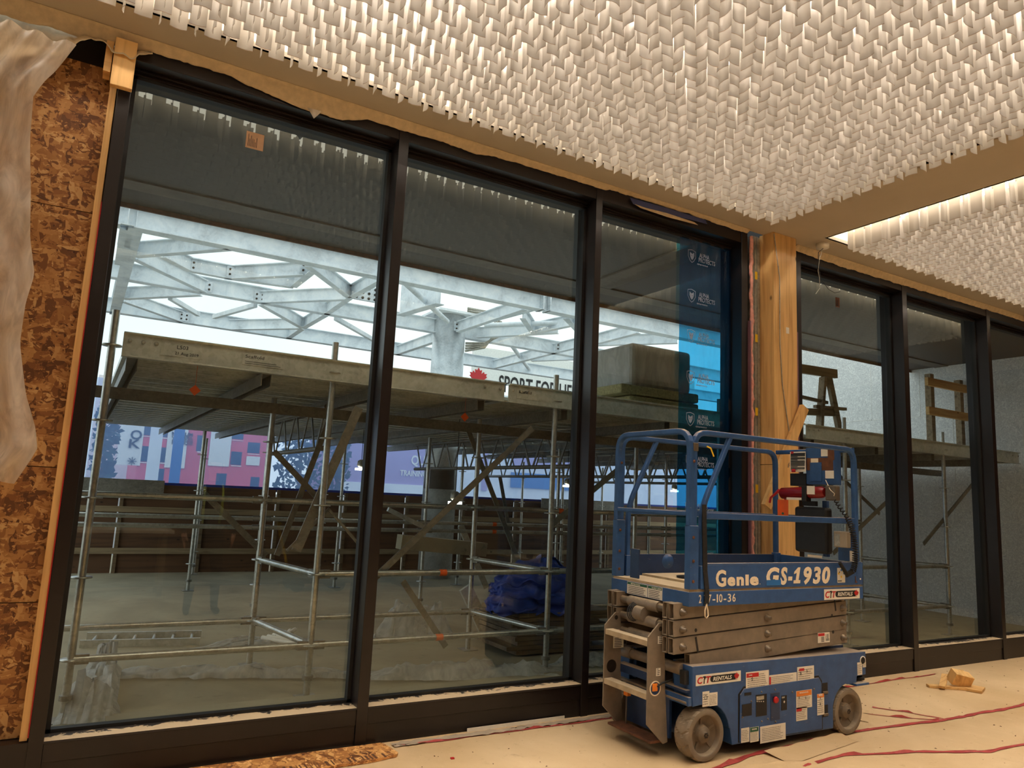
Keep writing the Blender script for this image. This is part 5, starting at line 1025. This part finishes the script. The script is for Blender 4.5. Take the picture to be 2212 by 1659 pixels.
o = MB().box((0, 0, 0), (.02, .016, .008)).build('red_scrap', 'red'); c = on(975, 1641, 2, 0); o.location = c; tag(o, 'tiny bright red scrap on the floor at the bottom centre', 'scrap')
for k, (x, y, w, d, rz) in enumerate(((4.25, -1.12, .8, .2, 6), (3.75, -1.30, .5, .16, -8), (5.25, -.75, .35, .14, 30))):
    def fl(u, v, w=w, d=d, x=x, y=y, k=k, rz=rz):
        a = R(rz); p, q = (u-.5)*w, (v-.5)*d*(1-.35*u); return (x+p*math.cos(a)-q*math.sin(a), y+p*math.sin(a)+q*math.cos(a), .004+.028*max(0, v-.4)*(1+noise.noise((u*5, v*3, k)))*(1 if k != 2 else 2.5))
    o = MB().grid(fl, 20, 6).build('floor_paper_flap', 'floor', recalc=False); centre(o); tag(o, ('lifted flap of tan floor paper in front of the lift between its wheels', 'small torn flap of floor paper before the left lift wheel', 'curled floor paper corner behind the right lift wheel')[k], 'floor paper')
def mast(u, v): x = 1.8+3.6*u; return (x, -.045-.06*v+.02*noise.noise((x*6, v*3, 0)), .002+.012*(.5+noise.noise((x*20, v*6, 1))))
o = MB().grid(mast, 160, 5).build('plaster_crumb_line', 'white', recalc=False); o.data.materials[0] = M['gr']; centre(o); tag(o, 'uneven grey line of plaster crumbs along the foot of the black wall base', 'debris', kind='stuff')
o = MB().box((2.33, -.012, .001), (3.08, -.008, .024)).build('white_strip', 'white'); centre(o); tag(o, 'pale strip showing at the foot of the base below the second window', 'strip')

# ------------------------------------------------------------------ worker standing inside, seen in the glass
wx, wy = 1.41, -4.63
pv = {'pelvis': ((0, 0, .95), .15), 'waist': ((0, 0, 1.08), .15), 'chest': ((0, -.01, 1.30), .175), 'neck0': ((0, -.01, 1.45), .09), 'neck': ((0, 0, 1.53), .055), 'head0': ((0, .01, 1.60), .075), 'head1': ((0, .015, 1.68), .088), 'head2': ((0, .0, 1.745), .07)}
ed = [('pelvis', 'waist'), ('waist', 'chest'), ('chest', 'neck0'), ('neck0', 'neck'), ('neck', 'head0'), ('head0', 'head1'), ('head1', 'head2')]
for s, n in ((-1, 'l'), (1, 'r')):
    for k, p, r in (('hip', (s*.095, 0, .88), .105), ('knee', (s*.125, .02, .50), .07), ('calf', (s*.135, -.01, .35), .062), ('ankle', (s*.145, -.01, .10), .045), ('heel', (s*.15, -.01, .045), .042), ('toe', (s*.165, .15, .035), .035),
                    ('sh', (s*.20, -.01, 1.42), .075), ('elb', (s*.27, -.03, 1.15), .055), ('wri', (s*.27, .06, .92), .032), ('palm', (s*.265, .09, .85), .034)): pv[n+k] = (p, r)
    ed += [('pelvis', n+'hip'), (n+'hip', n+'knee'), (n+'knee', n+'calf'), (n+'calf', n+'ankle'), (n+'ankle', n+'heel'), (n+'heel', n+'toe'), ('chest', n+'sh'), (n+'sh', n+'elb'), (n+'elb', n+'wri'), (n+'wri', n+'palm')]
    for f in range(4):
        ln = (.07, .078, .074, .058)[f]; y = .115-.022*f; pv[n+f'f{f}a'] = ((s*.262, y, .805), .0095); pv[n+f'f{f}b'] = ((s*.255, y+.008, .805-ln*.5), .0085); pv[n+f'f{f}c'] = ((s*.245, y+.004, .805-ln), .0075); ed += [(n+'palm', n+f'f{f}a'), (n+f'f{f}a', n+f'f{f}b'), (n+f'f{f}b', n+f'f{f}c')]
    pv[n+'ta'] = ((s*.245, .125, .86), .011); pv[n+'tb'] = ((s*.232, .148, .815), .009); ed += [(n+'palm', n+'ta'), (n+'ta', n+'tb')]
names = list(pv); me = bpy.data.meshes.new('person'); me.from_pydata([pv[k][0] for k in names], [(names.index(a), names.index(b)) for a, b in ed], []); bo = bpy.data.objects.new('tmp', me); C.objects.link(bo)
sk = bo.modifiers.new('skin', 'SKIN'); me.skin_vertices[0].data[0].use_root = True
for i, k in enumerate(names): r = pv[k][1]; me.skin_vertices[0].data[i].radius = (r, r*(.72 if k in ('chest', 'waist', 'pelvis', 'palm') else 1)) if k != 'palm' else (r*.5, r)
sb = bo.modifiers.new('sub', 'SUBSURF'); sb.levels = 2; bpy.context.view_layer.update()
pm = bpy.data.meshes.new_from_object(bo.evaluated_get(bpy.context.evaluated_depsgraph_get())); bpy.data.objects.remove(bo)
pm.materials.clear(); [pm.materials.append(M[k]) for k in ('jacket', 'pants', 'boots', 'skin')]
for p in pm.polygons:
    z = p.center.z; p.use_smooth = True; p.material_index = 2 if z < .13 else 3 if (z > 1.50 or (z < .90 and abs(p.center.x) > .21)) else 1 if z < .90 else 0
po = bpy.data.objects.new('person', pm); C.objects.link(po); po.location = (wx, wy, 0); tag(po, 'person in dark jacket with yellow safety braces, standing, reflected in the first window', 'person')
def onp(m, nm, mat, **k):
    m.v = [(a+wx, b+wy, c) for a, b, c in m.v]; return m.build(nm, mat, po, recalc=False, **k)
def hair(u, v): a = u*2*math.pi; t = v*1.75; r = .098; return (r*.86*math.sin(t)*math.cos(a), -.012+r*math.sin(t)*math.sin(a)-.01*v, 1.735+r*.95*math.cos(t)-(.0 if math.sin(a) > .2 else .02*v))
onp(MB().grid(hair, 28, 10), 'hair', 'boots')
for s in (-1, 1):
    onp(MB().tube([(s*.09, .115, 1.02), (s*.10, .142, 1.18), (s*.10, .138, 1.34), (s*.10, .05, 1.46), (s*.09, -.07, 1.45), (s*.06, -.15, 1.30), (s*.04, -.13, 1.08)], .014, 6), 'safety_brace', 'hiviz')
    onp(MB().lathe([(-.006, .001), (0, .011), (.006, .001)], (s*.032, .098, 1.675), 1, 12), 'eye', 'white'); onp(MB().lathe([(-.003, .001), (.003, .005), (.004, .001)], (s*.032, .104, 1.675), 1, 10), 'iris', 'boots'); onp(MB().tube([(s*.088, .01, 1.70), (s*.10, .0, 1.68), (s*.092, .005, 1.645)], .009, 6), 'ear', 'skin')
onp(MB().tube([(0, .095, 1.685), (0, .118, 1.655), (0, .10, 1.645)], [.007, .013, .009], 8), 'nose', 'skin'); onp(MB().tube([(-.024, .088, 1.618), (0, .098, 1.616), (.024, .088, 1.618)], .005, 6), 'mouth', 'tapered')
# furniture of the site at the back of the room (seen in the glass)
t = thing('work_table', (-.2, -6.2, 0), 'long trestle table with pale top against the back wall of the room', 'table'); MB().box((-1.4, -6.5, .80), (1.2, -5.95, .84)).build('table_top', 'white', t, .004)
for x in (-1.3, 1.1):
    for y in (-6.45, -6.0): MB().box((x-.03, y-.03, 0), (x+.03, y+.03, .80)).build('leg', 'studw', t)
t = thing('yellow_trolley', (3.2, -6.3, 0), 'low dark trolley with yellow frame at the back of the room', 'trolley'); MB().box((2.8, -6.6, .25), (3.6, -6.1, .32)).build('deck', 'woodd', t); MB().tube([(2.8, -6.35, .3), (2.6, -6.35, .95), (2.6, -6.2, .95)], .02, 8).build('handle', 'yellow', t)
for x in (2.9, 3.5):
    for y in (-6.55, -6.15): MB().lathe([(-.03, .001), (-.03, .10), (.03, .10), (.03, .001)], (x, y, .10), 1, 16).build('wheel', 'ink', t)
for x, c in ((4.6, 'left'), (5.6, 'right')):
    o = MB().box((x, -6.85, 0), (x+.8, -6.3, 1.1)).build('covered_crate', 'woodd', None, .01); centre(o); tag(o, f'dark timber crate at the back of the room, {c} one of two', 'crate', 'crates at the back of the room')
